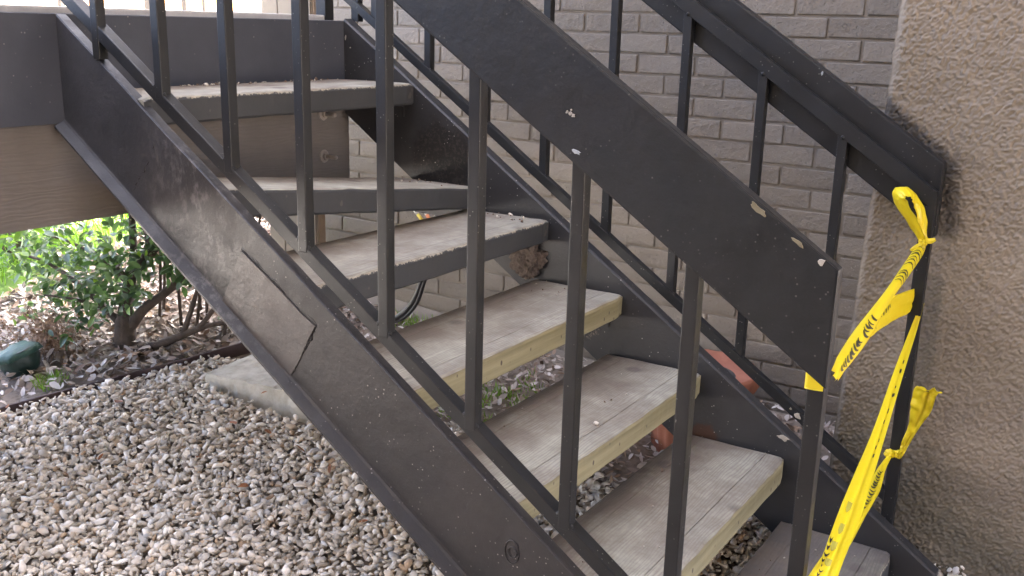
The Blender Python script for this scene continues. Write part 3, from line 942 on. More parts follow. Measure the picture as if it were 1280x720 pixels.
p4 = jgrid(-1.1, .7, -.3, .95, .09); p4 = p4[(rng.random(len(p4)) < .14) & (p4[:, 0] > edge_x(p4[:, 1]) + .05)]
pp = np.concatenate([p1, p2, p3, p4]); up_ = np.concatenate([np.zeros(len(p1)), np.zeros(len(p2)), np.full(len(p3), .03), np.full(len(p4), .034)])
z = ground_z(pp[:, 0], pp[:, 1]) + up_ + rng.uniform(.004, .03, len(pp))
cols = pal2[rng.choice(6, len(pp), p=[.25, .25, .16, .1, .14, .1])] * rng.uniform(.8, 1.15, (len(pp), 1))
cols[-len(p4):] = np.array([(.30, .13, .06)]) * rng.uniform(.6, 1.4, (len(p4), 1))
scl = rng.uniform(.028, .062, len(pp)); scl[-len(p4):] *= .75; scl[len(p1):len(p1) + len(p2) + len(p3)] *= .68
lt = scatter('leaf_litter', lp, np.column_stack([pp, z]), scl, rand_rot(len(pp), .5), cols, M['litter'])
tag(lt, 'dry brown and pale fallen leaves covering the soil beyond the gravel')

# small crumbs: soil, twigs and stones lying on the treads and far ledges
pp, cc = [], []
for k, (n_, xr, yr) in enumerate([(70, (-.30, -.255), (.25, .98)), (18, (-.29, -.02), (.85, 1.05)), (26, (-.28, -.01), (.95, 1.05)), (14, (-.28, -.03), (.8, 1.04)), (10, (-.28, -.03), (.1, 1.0)), (10, (-.28, -.03), (.1, 1.0)), (40, (-.3, -.02), (.2, 1.05))]):
    for _ in range(n_):
        xx, yy = random.uniform(*xr), random.uniform(*yr)
        ti = tr_specs[k][2]
        pp.append((.1657 + k * .2682 + xx, Y0 + yy, 1.3458 - k * .194 + ti * yy + .003))
pp = np.array(pp)
big = rng.random(len(pp)) < .18
scl = np.where(big, rng.uniform(.012, .022, len(pp)), rng.uniform(.004, .009, len(pp)))
cols = np.where(rng.random(len(pp))[:, None] < .5, np.array([[.45, .40, .33]]), np.array([[.15, .10, .07]])) * rng.uniform(.7, 1.2, (len(pp), 1))
o = scatter('tread_debris', stones, pp, scl, rand_rot(len(pp), .6), cols, M['stone'])
tag(o, 'small stones and crumbs of dirt lying on the stair treads')

# ------------------------------------------------------------------ lawn
gp = jgrid(-4.3, -2.15, .2, 5, .028)
gp = gp[gp[:, 0] < -2.2 - .25 * vnoise(gp[:, 0], gp[:, 1], 4, 31)]
blade = [(np.array([(-.04, 0, 0), (.04, 0, 0), (.03, .05, .5), (-.03, .05, .5), (.005, .16, 1.), (-.005, .16, 1.)]), np.array([(0, 1, 2, 3), (3, 2, 4, 5)]))]
gp2 = jgrid(.30, .55, 1.02, 1.25, .012); gp2 = gp2[vnoise(gp2[:, 0], gp2[:, 1], 14, 5) > .55]
gp3 = jgrid(-.4, -.1, 1.5, 1.6, .012)
gp4 = jgrid(-1.22, -1.12, .46, .56, .010)
gp5 = jgrid(.45, .75, 1.25, 1.5, .014); gp5 = gp5[vnoise(gp5[:, 0], gp5[:, 1], 12, 6) > .6]
ga = np.concatenate([gp, gp2, gp3, gp4, gp5])
gs = np.concatenate([rng.uniform(.04, .09, len(gp)), rng.uniform(.025, .05, len(ga) - len(gp))])
gc = np.array([(.14, .24, .035)]) * rng.uniform(.65, 1.3, (len(ga), 1)) + rng.uniform(0, .03, (len(ga), 3)) * np.array([[1.2, .6, .1]])
o = scatter('grass', blade, np.column_stack([ga, ground_z(ga[:, 0], ga[:, 1])]), gs[:, None] * np.array([[1.3, 1, 1]]), rand_rot(len(ga), .35), gc, M['grass'])
tag(o, 'bright green grass of the lawn with stray tufts by the wall')

# ------------------------------------------------------------------ slab, edging
bm = bmesh.new()
zz_ = .262
Ps = [(-.592, .755), (-.43, .770), (-.20, .79), (.06, .80), (.10, 1.05), (.02, 1.20), (-.35, 1.10), (-.612, 1.045)]
add_hull(bm, [(x - .006, y - .006, .10) for x, y in Ps] + [(x + .006, y + .006, zz_ + .02 * (y - .75)) for x, y in Ps], .010)
bmesh.ops.triangulate(bm, faces=bm.faces[:])
for _ in range(5):
    es = [e for e in bm.edges if e.calc_length() > .022]
    if es: bmesh.ops.subdivide_edges(bm, edges=es, cuts=1, use_grid_fill=True)
    bmesh.ops.triangulate(bm, faces=[f for f in bm.faces if len(f.verts) > 3])
for v in bm.verts:
    q = v.co
    n_ = mnoise.noise(q * 9) * .010 + mnoise.noise(q * 30) * .005 + mnoise.noise(q * 70) * .002
    v.co += Vector((n_ * .8, n_, n_ * .7))
o = from_bm('concrete_block', bm, M['concrete'], None)
tag(o, 'pale rough concrete footing block half buried in the gravel under the stairs', 'block')
ys = np.linspace(-2.6, 1.28, 40)
pr_ = []
for y in ys:
    x = float(edge_x(y)) + .006 * math.sin(y * 9)
    zt = float(ground_z(x, y)) + .028 + .008 * math.sin(y * 5 + 1)
    pr_.append((x, y, zt))
vs_, fs_ = [], []
for (x, y, zt) in pr_:
    vs_ += [(x - .004, y, zt - .12), (x + .004, y, zt - .12), (x + .004, y, zt), (x - .004, y, zt)]
for k in range(len(pr_) - 1):
    for i in range(4):
        j = (i + 1) % 4
        fs_.append((k * 4 + i, k * 4 + j, k * 4 + 4 + j, k * 4 + 4 + i))
fs_ += [(0, 1, 2, 3), tuple(len(vs_) - 4 + i for i in range(4))]
o = from_py('garden_edging', vs_, fs_, M['edging'])
tag(o, 'low rusty brown edging strip between the gravel and the leaf litter', 'edging')

# ------------------------------------------------------------------ shrub
def leaf_mesh(seed):
    r_ = random.Random(seed)
    st = [(0, .06), (.12, .5), (.35, .95), (.6, 1.0), (.82, .66), (1.0, .03)]
    w_ = r_.uniform(.44, .56); fold = r_.uniform(.08, .2); droop = r_.uniform(.0, .4)
    v, f = [], []
    for k, (s_, ww) in enumerate(st):
        zc = -droop * s_ * s_
        v += [(s_, -w_ / 2 * ww, zc + fold * ww * .5), (s_, 0, zc), (s_, w_ / 2 * ww, zc + fold * ww * .5)]
        if k:
            b = (k - 1) * 3
            f += [(b, b + 3, b + 4, b + 1), (b + 1, b + 4, b + 5, b + 2)]
    return np.array(v), np.array(f)
def bez(pts, n=14):
    pts = [Vector(p) for p in pts]; out = []
    for i in range(len(pts) - 1):
        p0 = pts[max(i - 1, 0)]; p1 = pts[i]; p2 = pts[i + 1]; p3 = pts[min(i + 2, len(pts) - 1)]
        for k in range(n):
            s_ = k / n
            out.append(.5 * ((2 * p1) + (p2 - p0) * s_ + (2 * p0 - 5 * p1 + 4 * p2 - p3) * s_ * s_ + (3 * p1 - p0 - 3 * p2 + p3) * s_ ** 3))
    out.append(pts[-1])
    return out
shrub = empty('shrub', (-1.22, .85, .2), 'green broad-leaved shrub with gnarled stems beneath the landing', 'shrub')
gz = .21
def branch(pts, r0_, r1_, name='branch', jit=.25):
    q = bez(pts, 8)
    rr = [r0_ + (r1_ - r0_) * (k / (len(q) - 1)) ** .8 for k in range(len(q))]
    v, f = tube_geo(q, rr, 9, jit)
    from_py(name, v, f, M['bark'], shrub, smooth=True)
    return q
tips = []
stems = [([(-1.16, .84, gz - .03), (-1.19, .86, gz + .06), (-1.22, .88, gz + .12)], .060, .032, 'trunk'),
         ([(-1.20, .85, gz + .03), (-1.14, .92, gz + .16), (-1.06, 1.02, gz + .26), (-1.00, 1.06, gz + .40), (-1.02, 1.1, gz + .8)], .026, .010, 'branch'),
         ([(-1.22, .87, gz + .08), (-1.21, .92, gz + .28), (-1.16, .98, gz + .40), (-1.20, 1.0, gz + .62), (-1.18, 1.02, gz + 1.0)], .030, .012, 'branch'),
         ([(-1.16, .98, gz + .38), (-1.08, 1.0, gz + .50), (-1.05, 1.02, gz + .60)], .026, .018, 'branch'),
         ([(-1.22, .88, gz + .1), (-1.30, 1.0, gz + .30), (-1.34, 1.05, gz + .6), (-1.30, 1.1, gz + 1.0)], .026, .008, 'branch'),
         ([(-1.10, .84, gz + .0), (-.98, .93, gz + .06), (-.86, 1.02, gz + .12), (-.74, 1.12, gz + .14)], .026, .004, 'branch'),
         ([(-.95, .95, gz + .07), (-.93, 1.0, gz + .20), (-.90, 1.04, gz + .36)], .014, .006, 'branch'),
         ([(-.90, .99, gz + .1), (-.83, 1.05, gz + .22), (-.78, 1.1, gz + .36)], .013, .005, 'branch'),
         ([(-1.24, .87, gz + .1), (-1.42, .84, gz + .22), (-1.62, .82, gz + .30), (-1.80, .80, gz + .32)], .016, .004, 'branch'),
         ([(-1.28, .95, gz + .25), (-1.50, .92, gz + .36), (-1.75, .86, gz + .42)], .012, .004, 'branch'),
         ([(-1.20, .92, gz + .28), (-1.12, .80, gz + .36), (-1.02, .74, gz + .40)], .010, .004, 'branch'),
         ([(-1.26, .88, gz + .12), (-1.34, .76, gz + .2), (-1.45, .68, gz + .22)], .010, .003, 'branch'),
         ([(-1.0, 1.06, gz + .4), (-.92, .98, gz + .48), (-.82, .92, gz + .46)], .009, .003, 'branch')]
for pts, a, b, nm in stems:
    tips.append(branch(pts, a, b, nm))
for k in range(9):
    x, y = random.uniform(-1.35, -.8), random.uniform(1.0, 1.25)
    branch([(x, y, gz - .06), (x + random.uniform(-.06, .06), y + .03, gz + .4), (x + random.uniform(-.1, .1), y + .05, gz + .85)], .008, .004)
lv = [leaf_mesh(s_) for s_ in range(6)]
cand = []
def add_cluster(cx, cy, cz, rx, ry, rz, n_):
    for _ in range(n_):
        while True:
            d = np.array([random.uniform(-1, 1) for _ in range(3)])
            if d @ d < 1: break
        cand.append((cx + d[0] * rx, cy + d[1] * ry, cz + d[2] * rz))
for (c, r, n_) in [((-1.30, .88, .50), (.24, .16, .17), 230), ((-1.55, .86, .52), (.28, .18, .18), 260), ((-1.80, .84, .58), (.28, .2, .18), 300), ((-1.15, .80, .52), (.18, .12, .15), 170),
                   ((-1.40, .74, .42), (.16, .1, .08), 60), ((-1.0, 1.05, .62), (.25, .14, .16), 230), ((-.88, .98, .62), (.14, .1, .12), 110), ((-1.2, 1.1, .85), (.5, .2, .25), 500), ((-1.7, 1.0, .80), (.4, .3, .2), 200),
                   ((-1.62, .70, .33), (.10, .08, .05), 14), ((-1.26, .74, .36), (.10, .06, .06), 24), ((-1.32, .66, .30), (.09, .05, .05), 12), ((-1.15, 1.0, .70), (.25, .12, .14), 120), ((-.86, 1.15, .34), (.12, .1, .05), 20)]:
    add_cluster(*c, *r, n_)
cand = np.array(cand)
fdist = (cand - np.array(CAM)) @ np.array(fw)
xr_ = (cand - np.array(CAM)) @ np.array(rt) / fdist * F_PX + 640
yr_ = 360 - (cand - np.array(CAM)) @ np.array(up) / fdist * F_PX
seen = (xr_ > -10) & (yr_ > 270) & (yr_ < 470)
front = np.argsort(np.where(seen, fdist, 99))[:240]
mask = np.zeros(len(cand), bool); mask[front] = True
LM = []
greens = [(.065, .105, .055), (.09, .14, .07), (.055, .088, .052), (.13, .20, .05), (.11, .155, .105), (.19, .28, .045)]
def leaf_rot():
    az = random.uniform(0, 2 * math.pi)
    return Matrix.Rotation(az, 3, 'Z') @ Matrix.Rotation(random.gauss(.25, .5), 3, 'Y') @ Matrix.Rotation(random.gauss(0, .5), 3, 'X')
for ci, cg in enumerate(greens):
    for li in range(3):
        pv, pf = lv[(ci + li) % 6]
        me = bpy.data.meshes.new('leaf')
        me.from_pydata(pv.tolist(), [], pf.tolist()); me.update()
        for p_ in me.polygons: p_.use_smooth = True
        at = me.attributes.new('col', 'FLOAT_COLOR', 'POINT')
        at.data.foreach_set('color', np.tile(np.array([*cg, 1.0], np.float32), len(pv)))
        me.materials.append(M['leaf'])
        LM.append((ci, me))
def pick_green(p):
    bright = p[0] < -1.5  # sunlit side: sun brightness put into the leaf greens
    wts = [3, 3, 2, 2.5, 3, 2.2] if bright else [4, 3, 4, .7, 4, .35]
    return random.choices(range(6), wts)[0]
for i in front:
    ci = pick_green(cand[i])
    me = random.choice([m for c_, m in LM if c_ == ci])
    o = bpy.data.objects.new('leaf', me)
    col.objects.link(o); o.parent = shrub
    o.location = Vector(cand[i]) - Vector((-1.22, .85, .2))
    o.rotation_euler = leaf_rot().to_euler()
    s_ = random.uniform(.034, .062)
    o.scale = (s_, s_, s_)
ii = np.where(~mask)[0]
Rm = np.array([np.array(leaf_rot()) for _ in ii])
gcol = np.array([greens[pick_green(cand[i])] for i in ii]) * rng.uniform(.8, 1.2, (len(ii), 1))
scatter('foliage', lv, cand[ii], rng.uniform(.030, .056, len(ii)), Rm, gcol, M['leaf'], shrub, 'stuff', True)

# a bright leafy bush nearer the open lawn, and taller growth further out
bush = empty('bush', (-2.6, 1.5, .3), 'bright sunlit yellow-green bush past the shrub at the lawn edge', 'bush')
cand = []
for (c, r, n_) in [((-2.3, 1.02, .72), (.30, .22, .16), 160), ((-2.75, 1.35, .72), (.5, .4, .28), 420), ((-2.15, .88, .60), (.16, .14, .09), 50)]:
    add_cluster(*c, *r, n_)
cand = np.array(cand)
Rm = np.array([np.array(leaf_rot()) for _ in cand])
gcol = np.array([random.choice([(.17, .30, .035), (.22, .34, .05), (.10, .22, .04), (.13, .26, .03)]) for _ in cand])
scatter('foliage', lv, cand, rng.uniform(.06, .12, len(cand)), Rm, gcol, M['leaf'], bush, 'stuff', True)
for k in range(6):
    a = random.uniform(0, 6.28)
    q = bez([(-2.6, 1.25, .28), (-2.6 + .15 * math.cos(a), 1.25 + .15 * math.sin(a), .5), (-2.6 + .4 * math.cos(a), 1.25 + .4 * math.sin(a), .8)], 6)
    v, f = tube_geo(q, [.014 - .009 * i / len(q) for i in range(len(q))], 7)
    from_py('branch', v, f, M['bark'], bush, smooth=True)

# ------------------------------------------------------------------ dark green nursery pot with a dead plant
np_ = empty('nursery_pot', (-1.379, .507, .16), 'crumpled dark green plastic nursery pot tipped on the soil with a dead plant behind', 'pot')
def lathe_geo(pts, seg, cx, cy, cz, rib=0, ribd=0.0, wob=0.0, tilt=None):
    v, f = [], []
    for k, (r, z) in enumerate(pts):
        for i in range(seg):
            a = 2 * math.pi * i / seg
            rr = r * (1 + (ribd * math.cos(rib * a) if rib else 0) + wob * mnoise.noise((math.cos(a) * 2, math.sin(a) * 2, z * 14)))
            p = Vector((rr * math.cos(a), rr * math.sin(a), z))
            if tilt: p = tilt @ p
            v.append((cx + p.x, cy + p.y, cz + p.z))
    for k in range(len(pts) - 1):
        for i in range(seg):
            j = (i + 1) % seg
            f.append((k * seg + i, k * seg + j, (k + 1) * seg + j, (k + 1) * seg + i))
    f.append(tuple(range(seg))[::-1]); f.append(tuple(range((len(pts) - 1) * seg, len(pts) * seg)))
    return v, f
tl = Matrix.Rotation(.25, 3, 'X') @ Matrix.Rotation(-.15, 3, 'Y')
v, f = lathe_geo([(.050, 0), (.064, .01), (.073, .05), (.075, .08), (.068, .10), (.062, .103), (.06, .095)], 22, -1.379, .53, .158, wob=.16, tilt=tl)
from_py('body', v, f, M['potplastic'], np_, smooth=True)
tl2 = tl
v, f = lathe_geo([(.072, .074), (.082, .078), (.080, .094), (.068, .104), (.03, .110)], 22, -1.379, .53, .158, wob=.4, tilt=tl2)
from_py('cover', v, f, simple('teal_cloth', (.012, .045, .036), (.028, .085, .066), 20, .6, .6, .008, 30), np_, smooth=True)
dp = empty('dead_plant', (-1.36, .66, .2), 'dry tan dead plant sprigs standing behind the dark green pot', 'plant')
pal_d = [(.30, .20, .13), (.36, .26, .18), (.22, .14, .09)]
tw = []
for k in range(46):
    bx_, by_ = -1.40 + random.gauss(0, .05), .66 + random.gauss(0, .04)
    a = random.uniform(0, 6.28); ln = random.uniform(.08, .20); lean = random.uniform(.1, .9)
    q = [(bx_, by_, .17), (bx_ + math.cos(a) * ln * lean * .4, by_ + math.sin(a) * ln * lean * .4, .17 + ln * .6), (bx_ + math.cos(a) * ln * lean, by_ + math.sin(a) * ln * lean, .17 + ln * (1.1 - lean * .3))]
    tw.append(bez(q, 5))
vs_, fs_ = [], []
for q in tw:
    v, f = tube_geo(q, [.0022 * (1 - .7 * i / len(q)) for i in range(len(q))], 4)
    b = len(vs_); vs_ += v; fs_ += [tuple(b + i for i in ff) for ff in f]
o = from_py('stems', vs_, fs_, simple('dead_stem', (.26, .18, .12), (.38, .28, .20), 20, .9), dp)
o['kind'] = 'stuff'
lc, lcol = [], []
for q in tw:
    for p_ in q[4:]:
        for _ in range(4):
            lc.append((p_.x + random.gauss(0, .008), p_.y + random.gauss(0, .008), p_.z + random.gauss(0, .008)))
            lcol.append(random.choice(pal_d))
lc = np.array(lc)
scatter('foliage', lp, lc, rng.uniform(.010, .024, len(lc)), rand_rot(len(lc), 1.0), np.array(lcol), M['litter'], dp, 'stuff')

# ------------------------------------------------------------------ terracotta planter by the wall
tp = empty('terracotta_planter', (1.135, 1.36, .21), 'ribbed terracotta planter full of dark soil behind the far stringer', 'planter')
v, f = lathe_geo([(.130, .0), (.138, .01), (.158, .20), (.164, .235)], 96, 1.125, 1.33, .205, rib=24, ribd=.022)
from_py('body', v, f, M['terracotta'], tp, smooth=True)
v, f = lathe_geo([(.162, .232), (.182, .236), (.189, .25), (.188, .28), (.182, .288), (.168, .287), (.164, .265)], 96, 1.125, 1.33, .205, rib=24, ribd=.012)
from_py('rim', v, f, M['terracotta'], tp, smooth=True)
rr_ = []
for k, (r, z) in enumerate([(.164, .258), (.12, .264), (.07, .270), (.02, .272)]): rr_.append((r, z))
v, f = lathe_geo(rr_, 60, 1.125, 1.33, .205, wob=.05)
from_py('soil', v, f, M['soil'], tp, smooth=True)

# ------------------------------------------------------------------ mud nest, cable, sticks
bm = bmesh.new()
bmesh.ops.create_icosphere(bm, subdivisions=4, radius=1)
for v in bm.verts:
    p_ = v.co.copy()
    n_ = mnoise.noise(p_ * 2.2) * .35 + mnoise.noise(p_ * 7) * .2 + mnoise.noise(p_ * 16) * .10
    p_ *= 1 + n_
    v.co = Vector((.622 + p_.x * .060 - p_.z * .012, 1.064 + min(p_.y, .3) * .022, .820 + p_.z * .056 + .012 * p_.x))
o = from_bm('mud_nest', bm, M['nest'], None, smooth=False)
tag(o, 'brown fibrous mud nest stuck to the far stringer under the third tread', 'nest')
cb = empty('cable', (-.03, 1.3, .4), 'black rubber cable hanging in a loop under the third tread', 'cable')
for dx, r in ((0, .012), (.012, .008)):
    q = bez([(.10 + dx, 1.30, .93), (.045 + dx, 1.30, .72), (.010 + dx, 1.3, .60), (-.037 + dx * 1.5, 1.30, .503), (-.12 + dx * 2, 1.31, .43), (-.24, 1.34 + dx, .37)], 8)
    tube('strand', q, r, M['cable'], cb, 8)
o = empty('stick', (-.26, 1.52, .3), 'white and yellow striped stick slanting against the brick wall under the second tread', 'stick')
a, b = Vector((-.33, 1.560, .90)), Vector((-.10, 1.560, .68))
for k in range(8):
    tube('band', [a.lerp(b, k / 8), a.lerp(b, (k + 1) / 8)], .0075, M['stick_y'] if k % 2 == 0 else M['stick_w'], o, 8)
o = empty('stick', (-.18, 1.5, .3), 'orange and white stick slanting against the brick wall beside the yellow striped one', 'stick')
a, b = Vector((-.25, 1.561, .90)), Vector((-.09, 1.561, .69))
for k in range(8):
    tube('band', [a.lerp(b, k / 8), a.lerp(b, (k + 1) / 8)], .0075, M['stick_o'] if k % 2 == 0 else M['stick_w'], o, 8)

# ------------------------------------------------------------------ caution tape
def crs(rows, n):
    A = np.array(rows, float); m = len(A); out = []
    for i in range(m - 1):
        p0, p1, p2, p3 = A[max(i - 1, 0)], A[i], A[i + 1], A[min(i + 2, m - 1)]
        for k in range(n):
            s_ = k / n
            out.append(.5 * (2 * p1 + (p2 - p0) * s_ + (2 * p0 - 5 * p1 + 4 * p2 - p3) * s_ ** 2 + (3 * p1 - p0 - 3 * p2 + p3) * s_ ** 3))
    out.append(A[-1])
    return np.array(out)
def ribbon(name, rows, parent, bulge=.2, fold=0.0, n=8, crumple=.0, twist_ticks=None, seed=0):
    """rows: (left point, right point); a bulged, creased strip with 0.5 mm of body"""
    E = crs([tuple(a) + tuple(b) for a, b in rows], n)
    Mx = 9
    ctr = (E[:, :3] + E[:, 3:]) / 2
    tang = np.gradient(ctr, axis=0)
    wv_ = E[:, 3:] - E[:, :3]
    nrm = np.cross(tang, wv_); nrm /= np.linalg.norm(nrm, axis=1)[:, None] + 1e-9
    toc = np.array(CAM) - ctr
    nrm *= np.sign((nrm * toc).sum(1))[:, None]
    wd = np.linalg.norm(wv_, axis=1)
    V_, top = [], []
    for k in range(len(E)):
        for j in range(Mx):
            s_ = j / (Mx - 1)
            hgt_ = bulge * wd[k] * (1 - (2 * s_ - 1) ** 2)
            if fold: hgt_ += -fold * wd[k] * math.exp(-((s_ - .62) / .10) ** 2)
            hgt_ += crumple * mnoise.noise((k * .35 + seed, s_ * 3.1, seed * 3.3))
            V_.append(E[k, :3] + wv_[k] * s_ + nrm[k] * hgt_)
    V_ = np.array(V_)
    nv = len(V_)
    back = V_ - np.repeat(nrm, Mx, 0) * .0005
    allv = np.concatenate([V_, back])
    F_ = []
    for k in range(len(E) - 1):
        for j in range(Mx - 1):
            a = k * Mx + j
            F_.append((a, a + 1, a + Mx + 1, a + Mx))
            F_.append((nv + a, nv + a + Mx, nv + a + Mx + 1, nv + a + 1))
        for j in (0, Mx - 1):
            a = k * Mx + j
            F_.append((a, a + Mx, nv + a + Mx, nv + a))
    o = from_py(name, allv, F_, M['tape'], parent, smooth=True)
    def at(uq, vq):
        k = min(max(uq, 0), 1) * (len(E) - 1); k0 = min(int(k), len(E) - 2); fk = k - k0
        j = min(max(vq, 0), 1) * (Mx - 1); j0 = min(int(j), Mx - 2); fj = j - j0
        G = V_.reshape(len(E), Mx, 3)
        p_ = (G[k0, j0] * (1 - fj) + G[k0, j0 + 1] * fj) * (1 - fk) + (G[k0 + 1, j0] * (1 - fj) + G[k0 + 1, j0 + 1] * fj) * fk
        return p_ + (nrm[k0] * (1 - fk) + nrm[k0 + 1] * fk) * .0011
    def ticks(us, v0, v1, th, curve=.0, mat=None):
        vv, ff = [], []
        v0_, v1_, th_ = v0, v1, th
        for uq in us:
            b = len(vv)
            v0 = v0_ + random.uniform(-.03, .08); v1 = v1_ - random.uniform(-.03, .12); th = th_ * random.uniform(.6, 1.35); uq = uq + random.uniform(-.004, .004)
            if random.random() < .07: continue
            for s_ in (0, .25, .5, .75, 1):
                vq = v0 + (v1 - v0) * s_
                cu = curve * (1 - (2 * s_ - 1) ** 2)
                tt = th * (.5 + .7 * math.sin(math.pi * min(max(s_, .12), .88)))
                vv += [at(uq - tt + cu, vq), at(uq + tt + cu, vq)]
            for q in range(4):
                ff.append((b + 2 * q, b + 2 * q + 1, b + 2 * q + 3, b + 2 * q + 2))
        po = from_py('print', vv, ff, mat or M['ink'], o)
        po['kind'] = 'stuff'
        return po
    return o, ticks
tpA = empty('caution_tape', (1.8, .6, .9), 'yellow caution tape tied in a loop high on the far post and stretched forward', 'tape', 'caution tapes')
R_ = lambda *a: a
loop = [((1.775, 1.093, 1.031), (1.79, 1.093, 1.039)), ((1.750, 1.085, 1.066), (1.777, 1.062, 1.078)), ((1.705, 1.075, 1.13), (1.743, 1.040, 1.139)), ((1.701, 1.075, 1.163), (1.737, 1.04, 1.151)), ((1.728, 1.085, 1.168), (1.749, 1.05, 1.149)), ((1.757, 1.095, 1.146), (1.753, 1.066, 1.132)), ((1.781, 1.1, 1.098), (1.764, 1.07, 1.102)), ((1.791, 1.1, 1.034), (1.776, 1.092, 1.03))]
ribbon('loop', loop, tpA, .10, 0, 8, .004, seed=1)
tw_rows = [((1.777, 1.095, 1.037), (1.792, 1.095, 1.035)), ((1.765, 1.08, 1.013), (1.789, 1.08, 1.004)), ((1.768, .92, .99), (1.791, .92, .98)), ((1.778, .75, .98), (1.797, .75, .968)), ((1.789, .55, .975), (1.813, .55, .965)), ((1.799, .4, .975), (1.828, .4, .961)), ((1.824, .2, .988), (1.844, .2, .969)), ((1.848, .055, .999), (1.857, .05, .984))]
o, tk = ribbon('strand', tw_rows, tpA, .35, 0, 10, .001, seed=2)
tk(np.linspace(.10, .36, 13), .05, .98, .0035, -.012)
tk(np.linspace(.60, .93, 17), .35, .88, .006, .016)
sec = [((1.775, 1.125, .904), (1.774, 1.125, .841)), ((1.759, .95, .918), (1.761, .95, .853)), ((1.775, .7, .934), (1.778, .7, .89)), ((1.799, .45, .950), (1.806, .45, .931)), ((1.815, .3, .955), (1.826, .3, .951)), ((1.84, .1, .975), (1.85, .1, .968))]
o, tk = ribbon('strand', sec, tpA, .06, .05, 10, .003, seed=3)
tk(np.concatenate([np.linspace(.26, .38, 6), np.linspace(.42, .5, 5)]), .12, .40, .0045, .004)
tk(np.linspace(.42, .62, 8), .62, .72, .003, .0)
def knot(parent, c, r, seed):
    bm = bmesh.new()
    bmesh.ops.create_icosphere(bm, subdivisions=3, radius=1)
    for v in bm.verts:
        p_ = v.co.copy()
        v.co = Vector(c) + p_ * r * (1 + .45 * mnoise.noise(p_ * 2.6 + Vector((seed, 0, 0))))
    return from_bm('knot', bm, M['tape'], parent, smooth=False)
knot(tpA, (1.783, 1.096, 1.036), .0115, 1)
ribbon('tail', [((1.785, 1.092, 1.040), (1.787, 1.092, 1.032)), ((1.798, 1.085, 1.046), (1.803, 1.085, 1.033)), ((1.812, 1.08, 1.050), (1.815, 1.08, 1.043))], tpA, .2, 0, 4, .002, seed=4)
ribbon('tail', [((1.776, 1.092, 1.032), (1.779, 1.092, 1.022)), ((1.764, 1.08, 1.022), (1.768, 1.08, 1.010)), ((1.757, 1.075, 1.014), (1.759, 1.075, 1.010))], tpA, .2, 0, 4, .002, seed=5)
# turn round the near newel
wr = []
zc_ = .985
ribbon('wrap', [((1.8235, .030, 1.01), (1.8235, .030, .982)), ((1.8232, .012, 1.01), (1.8232, .012, .981)), ((1.8235, -.0035, 1.01), (1.8235, -.0035, .980)), ((1.838, -.0040, 1.01), (1.838, -.0040, .980)), ((1.8525, -.0035, 1.005), (1.8525, -.0035, .981))], tpA, 0, 0, 4, 0, seed=6)

tpB = empty('caution_tape', (1.83, .5, .6), 'yellow caution tape knotted low on the far end post with a crumpled loose tail', 'tape', 'caution tapes')
low = [((1.790, 1.139, .866), (1.798, 1.139, .865)), ((1.784, 1.08, .813), (1.80, 1.08, .812)), ((1.789, .9, .741), (1.812, .9, .738)), ((1.809, .65, .684), (1.837, .65, .681)), ((1.828, .42, .667), (1.864, .42, .662)), ((1.85, .22, .672), (1.89, .22, .668)), ((1.869, .06, .669), (1.904, .06, .666)), ((1.872, -.01, .655), (1.908, -.01, .648)), ((1.86, -.02, .598), (1.896, -.02, .589))]
o, tk = ribbon('strand', low, tpB, .05, .16, 10, .002, seed=7)
tk(np.linspace(.22, .30, 5), .55, .78, .0035, .0)
tk(np.linspace(.33, .44, 6), .58, .68, .004, .0)
grey = simple('show_through_ink', (.30, .27, .03), (.36, .32, .04), 30, .5)
tk([.60, .665, .72, .78], .2, .55, .012, .008, grey)
tk(np.linspace(.70, .90, 9), .06, .30, .0045, .01)
low2 = [((1.766, 1.09, .442), (1.777, 1.09, .44)), ((1.759, 1.02, .431), (1.779, 1.02, .43)), ((1.771, .85, .445), (1.803, .85, .446)), ((1.80, .62, .486), (1.822, .62, .483)), ((1.822, .36, .546), (1.851, .36, .541)), ((1.844, .14, .607), (1.871, .14, .597)), ((1.858, -.012, .638), (1.886, -.012, .63))]
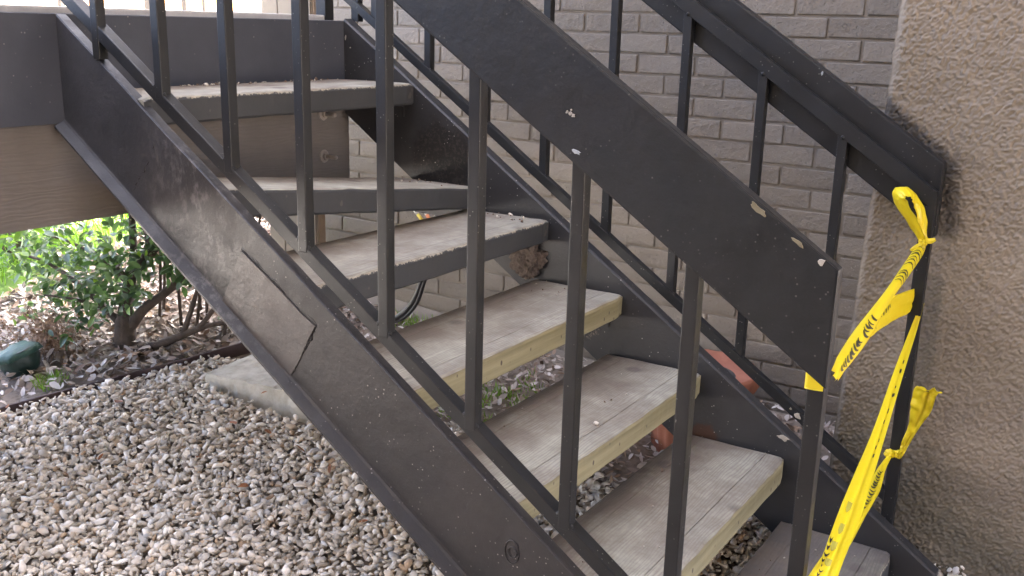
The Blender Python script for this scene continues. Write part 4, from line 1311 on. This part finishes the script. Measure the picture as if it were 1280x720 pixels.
o, tk = ribbon('strand', low2, tpB, .22, .1, 10, .002, seed=8)
tk(np.linspace(.20, .46, 13), .30, .75, .0055, .012)
knot(tpB, (1.770, 1.098, .446), .013, 5)
knot(tpB, (1.792, 1.098, .450), .011, 9)
ribbon('wrap', [((1.770, 1.108, .455), (1.770, 1.108, .438)), ((1.782, 1.106, .457), (1.782, 1.106, .437)), ((1.800, 1.108, .46), (1.800, 1.108, .438))], tpB, .1, 0, 4, .002, seed=9)
tail = [((1.786, 1.092, .447), (1.797, 1.092, .448)), ((1.796, 1.08, .472), (1.809, 1.08, .462)), ((1.799, 1.08, .496), (1.818, 1.08, .491)), ((1.812, 1.07, .553), (1.84, 1.07, .551)), ((1.812, 1.06, .610), (1.862, 1.06, .600)), ((1.816, 1.05, .657), (1.872, 1.05, .652)), ((1.828, 1.04, .672), (1.886, 1.045, .668))]
o, tk = ribbon('tail', tail, tpB, .12, .22, 8, .010, seed=10)
tk([.93, .96], .3, .6, .008, .01)

# ------------------------------------------------------------------ distant things seen over the landing
bl_ = empty('distant_building', (-30, 14, 0), 'low cream building with orange fascia far across the lot beyond the landing', 'building')
box('wall', -34, -33.7, 2, 30, -.2, 2.6, M['white_wall'], bl_, 0)
box('fascia', -34.2, -33.2, 1.6, 30.4, 1.86, 3.4, M['orange'], bl_, .02)
for k in range(6):
    y = 6.5 + k * 3.7
    fr = box('window', -33.69, -33.62, y, y + .9, .9, 1.75, M['wood_post'], bl_, .01)
    box('pane', -33.615, -33.605, y + .08, y + .82, .98, 1.67, M['window'], fr, 0)
for k, (x, y, h_, wd_) in enumerate([(-9.0, 5.75, 2.6, .06), (-9.0, 6.97, 2.4, .10), (-9.0, 7.56, 2.6, .08), (-9.0, 7.9, 2.6, .05)]):
    o = box('wood_post', x, x + wd_, y, y + wd_, 0, h_ + .3, M['dark_post'], None, .004)
    tag(o, ['thin brown post farthest left above the landing', 'thickest brown post, second from left above the landing', 'brown post third from left above the landing', 'thinnest brown post, nearest the tan column above the landing'][k], 'post', 'posts out past the landing')
